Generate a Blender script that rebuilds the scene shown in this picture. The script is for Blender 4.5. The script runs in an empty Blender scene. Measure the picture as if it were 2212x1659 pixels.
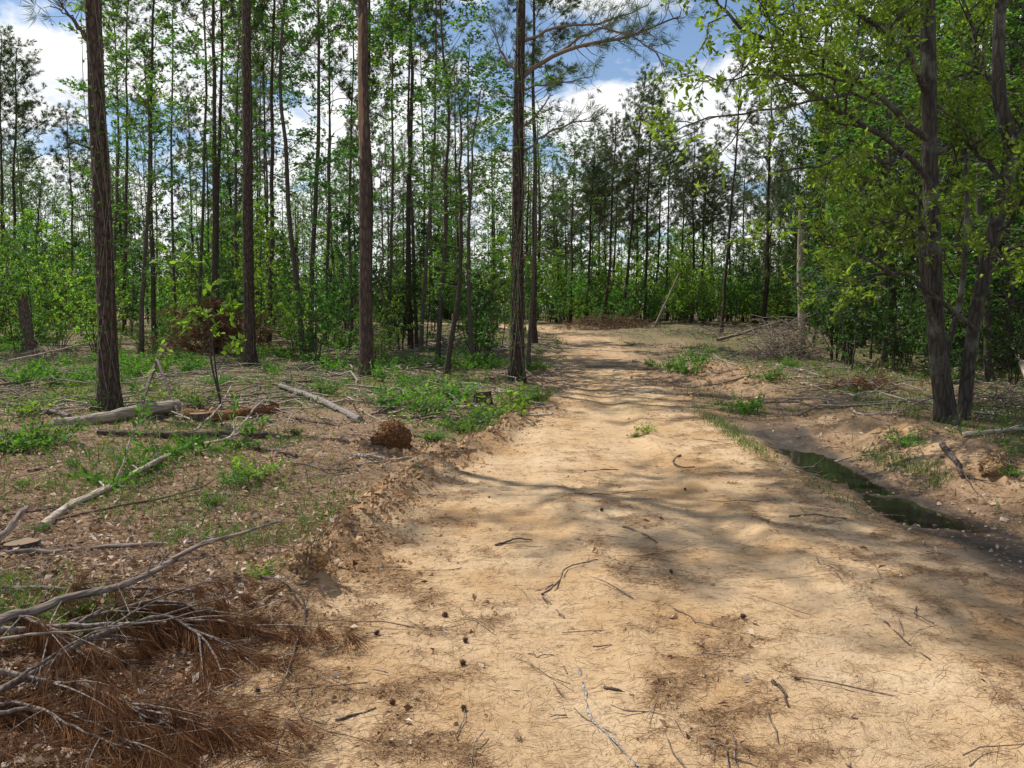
import bpy, math, random
import numpy as np
from mathutils import Vector, Quaternion

random.seed(7)
R = np.random.default_rng(11)
S = bpy.context.scene
COL = S.collection

# ------------------------------------------------------------------ camera model (photo measured on a 2212 x 1659 view)
CX, CY, F, HOR = 1106.0, 829.5, 1789.0, 667.0
PITCH = math.atan((CY - HOR) / F)
CP, SP = math.cos(PITCH), math.sin(PITCH)
CAMZ = 1.6

def ray(px, py):
    u, v = (px - CX) / F, (CY - py) / F
    return np.array([u, CP + v * SP, -SP + v * CP])

def PX(px, py, Y):
    d = ray(px, py)
    return np.array([0, 0, CAMZ]) + d * (Y / d[1])

# ------------------------------------------------------------------ noise
def _hash(ix, iy, s):
    n = (ix * 374761393 + iy * 668265263 + s * 974634777) & 0xFFFFFFFF
    n = ((n ^ (n >> 13)) * 1274126177) & 0xFFFFFFFF
    n = n ^ (n >> 16)
    return (n & 0xFFFF) / 65535.0

def vnoise(x, y, s=0):
    x = np.asarray(x, float); y = np.asarray(y, float)
    ix = np.floor(x).astype(np.int64); iy = np.floor(y).astype(np.int64)
    fx, fy = x - ix, y - iy
    fx = fx * fx * (3 - 2 * fx); fy = fy * fy * (3 - 2 * fy)
    a = _hash(ix, iy, s); b = _hash(ix + 1, iy, s); c = _hash(ix, iy + 1, s); d = _hash(ix + 1, iy + 1, s)
    return (a * (1 - fx) + b * fx) * (1 - fy) + (c * (1 - fx) + d * fx) * fy - 0.5

def fbm(x, y, s=0, o=4):
    t = 0; a = 1.0
    for i in range(o):
        t = t + a * vnoise(x * 2 ** i + 17.3 * i, y * 2 ** i - 9.1 * i, s + i); a *= 0.5
    return t

def sstep(a, b, v):
    t = np.clip((np.asarray(v, float) - a) / (b - a), 0, 1)
    return t * t * (3 - 2 * t)

# ------------------------------------------------------------------ terrain
LE = np.array([(-6, -1.45), (2.9, -1.25), (4.45, -1.16), (5.8, -1.15), (7.7, -.88), (9.8, -.35), (12.8, .4), (16.5, 1.0), (23, 1.5), (32, 1.9), (40, 1.2), (46, -2), (55, -12), (70, -40)])
RE = np.array([(-6, 3.3), (5.4, 3.05), (7.1, 3.05), (8.6, 3.05), (10.9, 3.15), (13.4, 3.35), (17.6, 3.2), (21.5, 3.5), (28, 4.2), (36, 4.8), (44, 3.8), (50, 1), (58, -9), (70, -34)])
def ledge(y): return np.interp(y, LE[:, 0], LE[:, 1])
def redge(y): return np.interp(y, RE[:, 0], RE[:, 1])
DIT = np.array([(-6, 4.1), (3, 3.75), (5.4, 3.45), (7.3, 3.42), (9, 3.42), (11, 3.55), (14, 3.65), (18, 3.6)])
def ditch_x(y): return np.interp(y, DIT[:, 0], DIT[:, 1])
def ditch_w(x, y):
    u = x - ditch_x(y)
    return np.exp(-(u / np.where(u < 0, .42 + .05 * np.sin(y * 2.3), .28) * (.62 + .38 * sstep(5.4, 7.4, y)) * (1 - .4 * sstep(9, 11, y))) ** 2) * (1 - sstep(11.5, 15.5, y)) * (1 - 0.35 * sstep(6.6, 5.2, y))

def road_m(x, y):
    n = 0.35 * fbm(np.asarray(x) * 1.7, np.asarray(y) * 1.1, 3, 4)
    w = 0.16 + 0.02 * np.abs(y)
    return sstep(-w, w, x - ledge(y) + n) * (1 - sstep(-w, w, x - redge(y) + n * 0.8))

def debris(x, y):
    t = 0
    for rx in (1.5, .15): t = np.maximum(t, np.exp(-((x - rx - 0.12 * np.sin(y * .55)) / .34) ** 2))
    return np.clip(.27 + .18 * fbm(x * 1.1, y * 1.3, 33, 3) + .12 * sstep(1.4, .2, x - ledge(y)) + 1.5 * fbm(x * 6.5, y * 8.0, 35, 4) - .62 * t + .35 * np.exp(-((x - .85) / .3) ** 2) * 0.4 + .3 * sstep(.9, 0, x - ledge(y)) + .35 * sstep(.9, 0, redge(y) - x) + .14 * sstep(1.75, 2.3, x), 0, 1)

def H(x, y):
    x = np.asarray(x, float); y = np.asarray(y, float)
    z = 0.66 * sstep(20, 52, y) + 0.5 * sstep(60, 140, y)
    dl = ledge(y) - x; dr = x - redge(y)
    z = z + 0.13 * sstep(-0.1, 1.4, dl) + 0.10 * sstep(0.9, 2.2, dr)
    r = road_m(x, y)
    z = z + (1 - r) * (0.16 * fbm(x * 0.35, y * 0.35, 21, 3) + 0.07 * fbm(x * 1.6, y * 1.6, 31, 3) + 0.045 * fbm(x * 6, y * 6, 41, 3))
    z = z + r * (0.018 * fbm(x * 0.9, y * 0.6, 51, 3) + 0.013 * fbm(x * 5, y * 7, 61, 3) + .03 * np.clip(debris(x, y) - .3, 0, 1) * (.5 + fbm(x * 14, y * 14, 63, 2)))
    # wheel ruts
    for rx, dep in ((1.5, 0.042), (0.15, 0.03)):
        c = rx + 0.12 * np.sin(y * 0.55)
        dep = dep * (.55 + .9 * fbm(y * .5, rx * 3, 57, 2) + .2)
        z = z - r * dep * np.exp(-((x - c) / 0.2) ** 2) * (1 - sstep(14, 24, y))
        z = z + r * .013 * np.sin(y * 29 + 5 * np.abs(x - c)) * np.exp(-((x - c) / .19) ** 4) * np.clip(vnoise(x * .4 + rx, y * .55, 58) * 2 + .5, 0, 1) * (1 - sstep(8, 11, y))
        z = z + r * dep * 0.8 * np.exp(-((x - c - 0.34) / 0.09) ** 2) * (1 - sstep(10, 16, y))
    # windrow of churned soil on the left edge, with tyre cleats
    rid = 1.15 * np.exp(-((dl + 0.02 + .15 * vnoise(x * 0, y * 1.3, 72)) / 0.2) ** 2) * sstep(3.6, 5.0, y) * (1 - sstep(11, 16, y))
    z = z + rid * (0.09 + 0.11 * fbm(x * 4, y * 4, 71, 4)) + rid * 0.045 * np.clip(np.sin(y * 19 + x * 9), -.3, 1) * (1 - sstep(8.2, 9.5, y))
    # ditch and spoil bank
    dw = ditch_w(x, y); zb = -.135 + .04 * fbm(x * 6, y * 5, 95, 3) + .05 * fbm(x * 2.2, y * 1.3, 97, 2) + .09 * (sstep(9.3, 10.5, y) + sstep(6.7, 5.8, y)) + .05 * sstep(10.6, 13, y)
    z = z * (1 - dw) + zb * dw
    bank = np.exp(-((x - ditch_x(y) - 1.05) / 0.42) ** 2) * (1 - sstep(10, 13, y))
    z = z + bank * (0.24 + 0.07 * fbm(x * 3, y * 3, 81, 3))
    # churned soil heap right of road further back
    z = z + 0.12 * np.exp(-((x - 5.0) / 1.4) ** 2 - ((y - 19) / 3.0) ** 2) * (1 + 1.2 * fbm(x * 2.5, y * 2.5, 91, 3))
    return z

def h1(x, y): return float(H(x, y))

def G(px, py):
    d = ray(px, py); o = np.array([0, 0, CAMZ])
    s = np.concatenate([np.arange(1.5, 30, 0.02), np.arange(30, 160, 0.1)])
    P = o + d[None, :] * s[:, None]
    below = P[:, 2] < H(P[:, 0], P[:, 1])
    i = int(np.argmax(below)) if below.any() else len(s) - 1
    return P[i]

def base_at(px, Y):
    x = (px - CX) / F * Y
    for _ in range(3):
        z = h1(x, Y); x = (px - CX) / F * (Y * CP + (CAMZ - z) * SP)
    return np.array([x, Y, h1(x, Y)])

# ------------------------------------------------------------------ mesh accumulator
class Acc:
    def __init__(s): s.V = []; s.Fq = []; s.M = []; s.n = 0
    def add(s, v, f, m=0):
        v = np.asarray(v, np.float32); f = np.asarray(f, np.int32)
        if len(v) == 0: return
        s.V.append(v); s.Fq.append(f + s.n); s.M.append(np.full(len(f), m, np.int32)); s.n += len(v)
    def mesh(s, name, mats, smooth=True):
        v = np.concatenate(s.V); f = np.concatenate(s.Fq); m = np.concatenate(s.M)
        me = bpy.data.meshes.new(name)
        me.vertices.add(len(v)); me.vertices.foreach_set('co', v.ravel())
        me.loops.add(f.size); me.loops.foreach_set('vertex_index', f.ravel())
        me.polygons.add(len(f))
        me.polygons.foreach_set('loop_start', np.arange(0, f.size, 4, dtype=np.int32))
        me.polygons.foreach_set('loop_total', np.full(len(f), 4, np.int32))
        for a in mats: me.materials.append(a)
        me.polygons.foreach_set('material_index', m)
        me.polygons.foreach_set('use_smooth', np.full(len(f), smooth, bool))
        me.update(); me.validate()
        return me

def obj(name, me, parent=None):
    o = bpy.data.objects.new(name, me); COL.objects.link(o)
    if parent is not None: o.parent = parent
    return o
def build(name, acc, mats, parent=None, smooth=True): return obj(name, acc.mesh(name, mats, smooth), parent)
def tag(o, label=None, cat=None, group=None, kind=None):
    if label: o['label'] = label
    if cat: o['category'] = cat
    if group: o['group'] = group
    if kind: o['kind'] = kind
    return o
def thing(name, label, cat, loc=(0, 0, 0), group=None):
    o = bpy.data.objects.new(name, None); COL.objects.link(o); o.empty_display_size = .2
    o.location = [float(a) for a in loc]
    return tag(o, label, cat, group)

def nrm(a):
    a = np.asarray(a, float)
    return a / np.maximum(np.linalg.norm(a, axis=-1, keepdims=True), 1e-9)

def tube(acc, pts, rad, k=6, m=0, rough=0.0, cap=True):
    pts = np.asarray(pts, float); n = len(pts)
    rad = np.broadcast_to(np.asarray(rad, float), (n,)) if np.ndim(rad) < 1 or len(np.atleast_1d(rad)) != n else np.asarray(rad, float)
    t = nrm(np.gradient(pts, axis=0))
    ref = np.array([1.0, 0, 0]) if abs(t[0][0]) < 0.8 else np.array([0, 1.0, 0])
    a = np.zeros((n, 3)); u = nrm(ref - t[0] * (ref @ t[0])); a[0] = u
    for i in range(1, n):
        u = u - t[i] * (u @ t[i]); u = u / (np.linalg.norm(u) + 1e-9); a[i] = u
    b = np.cross(t, a)
    th = np.arange(k) * 2 * math.pi / k
    rr = rad[:, None] * np.ones((1, k))
    if rough: rr = rr * (1 + rough * R.uniform(-1, 1, (n, k)))
    V = pts[:, None, :] + rr[..., None] * (np.cos(th)[None, :, None] * a[:, None, :] + np.sin(th)[None, :, None] * b[:, None, :])
    V = V.reshape(-1, 3)
    i = np.arange(n - 1)[:, None] * k; j = np.arange(k)[None, :]; j2 = (j + 1) % k
    Fq = np.stack([i + j, i + j2, i + k + j2, i + k + j], -1).reshape(-1, 4)
    acc.add(V, Fq, m)
    if cap and k >= 4:
        for e, s in ((0, -1), (n - 1, 1)):
            c = pts[e] + t[e] * rad[e] * 0.15 * s
            ring = V[e * k:(e + 1) * k]
            vv = np.vstack([ring, c[None]])
            q = [[jj, (jj + 1) % k, (jj + 2) % k, k] for jj in range(0, k - k % 2, 2)]
            if k % 2: q.append([k - 1, 0, 0, k])
            q = [x for x in q if len(set(x)) == 4]
            if s < 0: q = [x[::-1] for x in q]
            acc.add(vv, q, m)

def leaves(acc, pos, dirs, L, W, m=0, up=0.8, fold=0.15):
    pos = np.asarray(pos, float); N = len(pos)
    if N == 0: return
    n = nrm(R.normal(size=(N, 3)) + np.array([0, 0, up * 1.6]))
    d = nrm(dirs); d = nrm(d - n * (d * n).sum(1, keepdims=True) * 0.85)
    s = nrm(np.cross(d, n)); nn = np.cross(s, d)
    L = np.broadcast_to(L, (N,))[:, None]; W = np.broadcast_to(W, (N,))[:, None]
    V = np.stack([pos, pos + d * L * .42 + s * W * .5 + nn * W * fold, pos + d * L, pos + d * L * .42 - s * W * .5 + nn * W * fold], 1).reshape(-1, 3)
    acc.add(V, np.arange(4 * N).reshape(-1, 4), m)

def blades(acc, pos, dirs, L, W, m=0):
    """thin needles or grass blades"""
    pos = np.asarray(pos, float); N = len(pos)
    if N == 0: return
    d = nrm(dirs); s = nrm(np.cross(d, R.normal(size=(N, 3))))
    L = np.broadcast_to(L, (N,))[:, None]; W = np.broadcast_to(W, (N,))[:, None]
    V = np.stack([pos - s * W * .4, pos + d * L * .5 - s * W * .5, pos + d * L, pos + d * L * .5 + s * W * .5], 1).reshape(-1, 3)
    acc.add(V, np.arange(4 * N).reshape(-1, 4), m)

def arc_blades(acc, pos, dirs, L, W, droop=0.5, m=0):
    """grass blades bending over: two quads each"""
    pos = np.asarray(pos, float); N = len(pos)
    if N == 0: return
    d = nrm(dirs); s = nrm(np.cross(d, R.normal(size=(N, 3)) * [1, 1, .2]))
    L = np.broadcast_to(L, (N,))[:, None]; W = np.broadcast_to(W, (N,))[:, None]
    dz = np.array([0, 0, -1.0]); side = nrm(d * [1, 1, 0] + 1e-4)
    mid = pos + d * L * .55
    tip = mid + nrm(d + (side * .7 + dz * .5) * droop) * L * .5
    V = np.stack([pos - s * W * .5, pos + s * W * .5, mid + s * W * .42, mid - s * W * .42, tip + s * W * .08, tip - s * W * .08], 1).reshape(-1, 3)
    b = np.arange(N)[:, None] * 6
    acc.add(V, np.concatenate([b + [0, 1, 2, 3], b + [3, 2, 4, 5]], 0), m)

def bezier(P, n):
    """Catmull-Rom through points"""
    P = np.asarray(P, float)
    if len(P) == 2: return P[0] + (P[1] - P[0]) * np.linspace(0, 1, n)[:, None]
    Q = np.vstack([2 * P[0] - P[1], P, 2 * P[-1] - P[-2]])
    u = np.linspace(0, len(P) - 1 - 1e-6, n); i = u.astype(int); t = (u - i)[:, None]
    p0, p1, p2, p3 = Q[i], Q[i + 1], Q[i + 2], Q[i + 3]
    return 0.5 * (2 * p1 + (p2 - p0) * t + (2 * p0 - 5 * p1 + 4 * p2 - p3) * t ** 2 + (3 * p1 - p0 - 3 * p2 + p3) * t ** 3)

def wob(pts, amp, ends=True):
    n = len(pts); w = np.cumsum(R.normal(size=(n, 3)), 0)
    w = w - w[0] - (w[-1] - w[0]) * np.linspace(0, 1, n)[:, None]
    return pts + w * amp / math.sqrt(n)

# ------------------------------------------------------------------ materials
def mat(name):
    m = bpy.data.materials.new(name); m.use_nodes = True
    nt = m.node_tree; nt.nodes.clear()
    out = nt.nodes.new('ShaderNodeOutputMaterial')
    return m, nt, out
def nd(nt, t, **k):
    n = nt.nodes.new('ShaderNode' + t)
    for a, v in k.items():
        if a in n.inputs: n.inputs[a].default_value = v
        else: setattr(n, a, v)
    return n
def ramp(nt, fac, stops):
    r = nt.nodes.new('ShaderNodeValToRGB')
    e = r.color_ramp.elements
    while len(e) < len(stops): e.new(0.5)
    for x, (p, c) in zip(e, stops): x.position = p; x.color = (*c, 1) if len(c) == 3 else c
    nt.links.new(fac, r.inputs[0]); return r.outputs[0]
def mixc(nt, fac, a, b, mode='MIX'):
    n = nt.nodes.new('ShaderNodeMix'); n.data_type = 'RGBA'; n.blend_type = mode
    for sock, v in ((n.inputs[0], fac), (n.inputs[6], a), (n.inputs[7], b)):
        if hasattr(v, 'is_linked'): nt.links.new(v, sock)
        elif isinstance(v, (int, float)): sock.default_value = v
        else: sock.default_value = (*v, 1)
    return n.outputs[2]
def mth(nt, op, a, b=0.5, clamp=False):
    n = nt.nodes.new('ShaderNodeMath'); n.operation = op; n.use_clamp = clamp
    for i, v in enumerate((a, b)):
        if hasattr(v, 'is_linked'): nt.links.new(v, n.inputs[i])
        else: n.inputs[i].default_value = v
    return n.outputs[0]
def noise(nt, vec, scale, detail=4, rough=.55, dist=0):
    n = nd(nt, 'TexNoise', Scale=scale, Detail=detail, Roughness=rough, Distortion=dist)
    if vec is not None: nt.links.new(vec, n.inputs['Vector'])
    return n.outputs[0]

def leaf_mat(name, dark, mid, light, trans=0.5, tmul=(1.15, 1.35, .6)):
    m, nt, out = mat(name)
    g = nd(nt, 'NewGeometry'); oi = nd(nt, 'ObjectInfo')
    c = ramp(nt, g.outputs['Random Per Island'], [(0, dark), (.45, mid), (1, light)])
    hv = nd(nt, 'HueSaturation'); nt.links.new(c, hv.inputs['Color'])
    nt.links.new(mth(nt, 'ADD', mth(nt, 'MULTIPLY', oi.outputs['Random'], .04), .48), hv.inputs['Hue'])
    nt.links.new(mth(nt, 'ADD', mth(nt, 'MULTIPLY', oi.outputs['Random'], .35), .82), hv.inputs['Value'])
    c = hv.outputs[0]
    d = nd(nt, 'BsdfDiffuse'); t = nd(nt, 'BsdfTranslucent'); gl = nd(nt, 'BsdfGlossy', Roughness=.6)
    nt.links.new(c, d.inputs[0])
    nt.links.new(mixc(nt, 1.0, c, tuple(1.25 * a for a in tmul), 'MULTIPLY'), t.inputs[0])
    mx = nd(nt, 'MixShader'); mx.inputs[0].default_value = trans
    nt.links.new(d.outputs[0], mx.inputs[1]); nt.links.new(t.outputs[0], mx.inputs[2])
    gl.inputs[0].default_value = (.9, .95, 1, 1)
    m2 = nd(nt, 'MixShader'); m2.inputs[0].default_value = .018
    nt.links.new(mx.outputs[0], m2.inputs[1]); nt.links.new(gl.outputs[0], m2.inputs[2])
    nt.links.new(m2.outputs[0], out.inputs[0]); return m

def bark_mat(name, dark, light, scale=9, stretch=5, bump=.6, patch=None, lich=None):
    m, nt, out = mat(name)
    tc = nd(nt, 'TexCoord'); mp = nd(nt, 'Mapping'); nt.links.new(tc.outputs['Object'], mp.inputs[0])
    mp.inputs['Scale'].default_value = (1, 1, 1.0 / stretch)
    v = nd(nt, 'TexVoronoi', feature='DISTANCE_TO_EDGE', Scale=scale * 2.2); nt.links.new(mp.outputs[0], v.inputs['Vector'])
    n1 = noise(nt, mp.outputs[0], scale * 3, 6, .65); n2 = noise(nt, tc.outputs['Object'], 1.3, 3)
    f = mth(nt, 'ADD', mth(nt, 'MULTIPLY', mth(nt, 'MINIMUM', v.outputs[0], .25), 1.6), mth(nt, 'MULTIPLY', n1, .6))
    c = ramp(nt, f, [(.18, dark), (.75, light)])
    oi = nd(nt, 'ObjectInfo')
    c = mixc(nt, mth(nt, 'MULTIPLY', n2, .5), c, tuple(.55 * a for a in dark), 'MIX')
    if lich: c = mixc(nt, ramp(nt, noise(nt, tc.outputs['Object'], 2.6, 5, .6), [(.52, (0, 0, 0)), (.66, (.65, .65, .65))]), c, lich)
    if patch:
        (z0, z1, col1, col2) = patch
        sx = nd(nt, 'SeparateXYZ'); nt.links.new(tc.outputs['Object'], sx.inputs[0])
        nn = mth(nt, 'ADD', mth(nt, 'MULTIPLY', noise(nt, mp.outputs[0], 3.0, 3), 1.6), -.8)
        zz = mth(nt, 'ADD', sx.outputs[2], mth(nt, 'MULTIPLY', nn, 1.1))
        a = mth(nt, 'MULTIPLY', mth(nt, 'GREATER_THAN', zz, z0), mth(nt, 'LESS_THAN', zz, z1))
        side = mth(nt, 'LESS_THAN', mth(nt, 'ADD', mth(nt, 'ADD', sx.outputs[0], mth(nt, 'MULTIPLY', sx.outputs[1], .5)), mth(nt, 'MULTIPLY', nn, .22)), -.01)
        wood = ramp(nt, noise(nt, mp.outputs[0], 14, 4), [(.3, col1), (.7, col2)])
        c = mixc(nt, mth(nt, 'MULTIPLY', a, side), c, wood)
    hv = nd(nt, 'HueSaturation'); nt.links.new(c, hv.inputs['Color'])
    nt.links.new(mth(nt, 'ADD', mth(nt, 'MULTIPLY', oi.outputs['Random'], .5), .75), hv.inputs['Value'])
    b = nd(nt, 'BsdfPrincipled', Roughness=.9); b.inputs['Specular IOR Level'].default_value = .2
    nt.links.new(hv.outputs[0], b.inputs['Base Color'])
    bp = nd(nt, 'Bump', Strength=bump, Distance=.03); nt.links.new(f, bp.inputs['Height']); nt.links.new(bp.outputs[0], b.inputs['Normal'])
    nt.links.new(b.outputs[0], out.inputs[0]); return m

def isl_mat(name, cols, rough=.85, trans=0.0):
    m, nt, out = mat(name)
    g = nd(nt, 'NewGeometry')
    c = ramp(nt, g.outputs['Random Per Island'], [(i / (len(cols) - 1), a) for i, a in enumerate(cols)])
    if trans:
        d = nd(nt, 'BsdfDiffuse'); t = nd(nt, 'BsdfTranslucent'); mx = nd(nt, 'MixShader'); mx.inputs[0].default_value = trans
        nt.links.new(c, d.inputs[0]); nt.links.new(c, t.inputs[0])
        nt.links.new(d.outputs[0], mx.inputs[1]); nt.links.new(t.outputs[0], mx.inputs[2]); nt.links.new(mx.outputs[0], out.inputs[0])
    else:
        b = nd(nt, 'BsdfPrincipled', Roughness=rough); b.inputs['Specular IOR Level'].default_value = .2
        nt.links.new(c, b.inputs['Base Color']); nt.links.new(b.outputs[0], out.inputs[0])
    return m

ML = {
 'gum': leaf_mat('leaf_sweetgum', (.04, .092, .02), (.075, .152, .032), (.13, .23, .05), .55),
 'bright': leaf_mat('leaf_spring', (.085, .14, .018), (.155, .24, .03), (.23, .325, .05), .58),
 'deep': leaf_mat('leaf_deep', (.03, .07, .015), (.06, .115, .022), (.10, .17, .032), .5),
 'dark': leaf_mat('leaf_shade_dark', (.02, .048, .012), (.038, .08, .019), (.065, .115, .027), .42),  # shade of the right wood put into the leaf colour, darker than deep
 'weed': leaf_mat('leaf_weed', (.045, .10, .015), (.08, .17, .022), (.13, .24, .03), .45),
 'grass': leaf_mat('grass_blade', (.045, .085, .015), (.075, .14, .022), (.14, .19, .05), .4),
 'pine': leaf_mat('pine_needles', (.035, .065, .02), (.065, .105, .03), (.11, .15, .05), .4, (1.1, 1.15, .7)),
 'pine_grey': leaf_mat('pine_needles_dull', (.04, .058, .024), (.07, .092, .038), (.11, .13, .06), .4, (1.1, 1.1, .8)),
}
MB = {
 'pine': bark_mat('pine_bark', (.022, .016, .013), (.105, .074, .058), 7, 2.6, 1.0),
 'pine_far': bark_mat('pine_bark_far', (.03, .023, .019), (.115, .083, .067), 9, 4, .7),
 'peel': bark_mat('peeled_bark', (.028, .02, .016), (.125, .085, .066), 7, 4, .8, patch=(4.7, 7.4, (.14, .088, .056), (.26, .175, .115))),
 'grey': bark_mat('hardwood_bark', (.026, .022, .018), (.10, .088, .073), 8, 5, .8, lich=(.17, .17, .145)),
 'slim': bark_mat('sapling_bark', (.04, .033, .026), (.125, .105, .083), 12, 5, .5),
 'dead': bark_mat('dead_wood', (.20, .155, .115), (.50, .43, .35), 10, 9, .5),
 'deadgrey': bark_mat('weathered_bark', (.12, .09, .075), (.36, .29, .24), 12, 6, .7),
 'darklog': bark_mat('fallen_log_bark', (.05, .035, .03), (.22, .165, .14), 9, 3, .9),
 'pale': bark_mat('pale_flaky_bark', (.22, .19, .16), (.62, .56, .50), 16, 1.2, .8),
 'twig': bark_mat('twig_bark', (.09, .065, .05), (.25, .19, .15), 20, 5, .3),
 'rotten': bark_mat('rotten_wood', (.10, .04, .018), (.34, .17, .07), 9, 6, 1.0),
}
M_CUT = isl_mat('fresh_cut_wood', [(.20, .14, .09), (.25, .18, .115)])
M_BROWN = isl_mat('brown_needles', [(.075, .034, .018), (.16, .075, .036), (.29, .155, .08)], trans=.25)
M_STRAW = isl_mat('pine_straw_mat', [(.14, .075, .035), (.27, .16, .08), (.40, .27, .15)])
M_LITTER = isl_mat('dry_leaves', [(.17, .095, .055), (.32, .20, .125), (.47, .35, .25), (.64, .53, .43)], trans=.15)
M_CLOD = isl_mat('soil_clod', [(.27, .155, .07), (.40, .245, .125), (.50, .34, .19)])

def ground_mat():
    m, nt, out = mat('forest_soil')
    at = nd(nt, 'VertexColor', layer_name='zone'); sp = nd(nt, 'SeparateColor'); nt.links.new(at.outputs[0], sp.inputs[0])
    road, mud, green = sp.outputs[0], sp.outputs[1], sp.outputs[2]
    tc = nd(nt, 'TexCoord'); P = tc.outputs['Object']
    big = noise(nt, P, .9, 5, .6); mid = noise(nt, P, 5, 6, .65); fine = noise(nt, P, 38, 6, .7); grain = noise(nt, P, 180, 3, .6)
    mp = nd(nt, 'Mapping'); mp.inputs['Scale'].default_value = (.6, 2.4, 1); nt.links.new(P, mp.inputs[0])
    streak = noise(nt, mp.outputs[0], 9, 6, .7, .6)
    sand = ramp(nt, big, [(.34, (.43, .25, .105)), (.48, (.55, .368, .198)), (.72, (.645, .48, .30))])
    sand = mixc(nt, ramp(nt, mid, [(.52, (0, 0, 0)), (.72, (.75, .75, .75))]), sand, (.37, .225, .105))
    sand = mixc(nt, ramp(nt, streak, [(.54, (0, 0, 0)), (.70, (.8, .8, .8))]), sand, (.25, .145, .07))
    sand = mixc(nt, ramp(nt, fine, [(.56, (0, 0, 0)), (.68, (.6, .6, .6))]), sand, (.22, .13, .065))
    sand = mixc(nt, ramp(nt, grain, [(.40, (.0, .0, .0)), (.75, (.35, .35, .35))]), sand, (.66, .5, .32))
    deb = mth(nt, 'ADD', mth(nt, 'MULTIPLY', at.outputs['Alpha'], .9), mth(nt, 'MULTIPLY', mth(nt, 'SUBTRACT', fine, .5), 1.5))
    sand = mixc(nt, ramp(nt, deb, [(.32, (0, 0, 0)), (.85, (.65, .65, .65))]), sand, (.27, .16, .08))
    soil = ramp(nt, mid, [(.3, (.15, .09, .05)), (.5, (.26, .165, .095)), (.7, (.38, .265, .165))])
    soil = mixc(nt, ramp(nt, fine, [(.45, (0, 0, 0)), (.62, (.8, .8, .8))]), soil, (.37, .26, .17))
    soil = mixc(nt, ramp(nt, grain, [(.52, (0, 0, 0)), (.7, (.7, .7, .7))]), soil, (.08, .048, .03))
    c = mixc(nt, road, soil, sand)
    gm = mth(nt, 'MULTIPLY', green, ramp(nt, mid, [(.38, (.25, .25, .25)), (.6, (1, 1, 1))]))
    c = mixc(nt, gm, c, ramp(nt, fine, [(.35, (.035, .05, .012)), (.65, (.10, .115, .035))]))
    mudc = ramp(nt, mth(nt, 'ADD', mth(nt, 'MULTIPLY', mid, .6), mth(nt, 'MULTIPLY', fine, .4)), [(.35, (.018, .013, .010)), (.5, (.055, .038, .026)), (.66, (.16, .11, .068))])
    c = mixc(nt, mud, c, mudc)
    b = nd(nt, 'BsdfPrincipled'); b.inputs['Specular IOR Level'].default_value = .25
    nt.links.new(c, b.inputs['Base Color'])
    nt.links.new(mth(nt, 'SUBTRACT', .95, mth(nt, 'MULTIPLY', mud, .5)), b.inputs['Roughness'])
    hh = mth(nt, 'ADD', mth(nt, 'MULTIPLY', fine, 1.0), mth(nt, 'ADD', mth(nt, 'MULTIPLY', mid, 2.0), mth(nt, 'MULTIPLY', grain, .25)))
    bp = nd(nt, 'Bump', Strength=.75, Distance=.03); nt.links.new(hh, bp.inputs['Height']); nt.links.new(bp.outputs[0], b.inputs['Normal'])
    nt.links.new(b.outputs[0], out.inputs[0]); return m
M_GROUND = ground_mat()

# ------------------------------------------------------------------ ground sheet
def zones(x, y):
    r = road_m(x, y)
    # bare disturbed soil: strip beside road, spoil bank, churned heap
    bank = np.exp(-((x - ditch_x(y) - 1.15) / 0.55) ** 2) * (1 - sstep(10.5, 13.5, y))
    heap = np.exp(-((x - 4.6) / 1.7) ** 2 - ((y - 18) / 4.5) ** 2)
    shoulder = np.exp(-((ledge(y) - x) / .45) ** 2) * .5
    n = fbm(x * 1.3, y * 1.3, 5, 3)
    r = np.clip(np.maximum.reduce([r, bank * (.8 + .8 * n), heap * (.38 + .8 * n), shoulder * (.6 + n)]), 0, 1)
    d = ditch_w(x, y)
    mud = sstep(.35, .65, d + .3 * n) * (1 - sstep(10.5, 12.5, y))
    r = r * (1 - .35 * sstep(8, 30, y))
    edge = .7 * np.exp(-((x - ditch_x(y) + .62) / .22) ** 2) * sstep(5.5, 7.5, y) * (1 - sstep(13, 16, y))
    left = sstep(.3, 2.5, ledge(y) - x) * sstep(6, 16, y) * .75
    rightg = sstep(1.4, 2.6, x - redge(y)) * sstep(7, 12, y) * .95
    centre = np.exp(-((x - 2.0) / .5) ** 2 - ((y - 13.5) / 1.6) ** 2) * .8
    far = sstep(20, 40, y) * .75
    g = np.clip(np.maximum.reduce([left + .6 * n, rightg + .7 * n, edge, far + .4 * n, centre]) , 0, 1)
    g = np.where(r > .6, g * np.clip(np.maximum(edge, centre), 0, 1), g * (1 - .8 * r))
    return r, mud, g

def axis(core, hi, ratio, s0, lim):
    a = [hi]; s = s0
    while a[-1] < lim: s *= ratio; a.append(a[-1] + s)
    return np.array(a)
xs_r = axis(0, 5.5, 1.045, .05, 420); xs = np.concatenate([-xs_r[::-1], np.arange(-5.45, 5.5, .05), xs_r])
ys = np.concatenate([np.arange(-8, 2.4, .4), np.arange(2.4, 9.5, .04), axis(0, 9.5, 1.022, .04, 480)])
X, Y = np.meshgrid(xs, ys); Z = H(X, Y)
zr, zm, zg = zones(X, Y)
nx, ny = len(xs), len(ys)
V = np.stack([X, Y, Z], -1).reshape(-1, 3)
i = np.arange(ny - 1)[:, None] * nx + np.arange(nx - 1)[None, :]
Q = np.stack([i, i + 1, i + nx + 1, i + nx], -1).reshape(-1, 4)
xc = (X[:-1, :-1] + X[1:, 1:]).ravel() / 2; yc = (Y[:-1, :-1] + Y[1:, 1:]).ravel() / 2
isroad = (xc > ledge(yc)) & (xc < redge(yc)) & (yc < 60)
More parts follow.
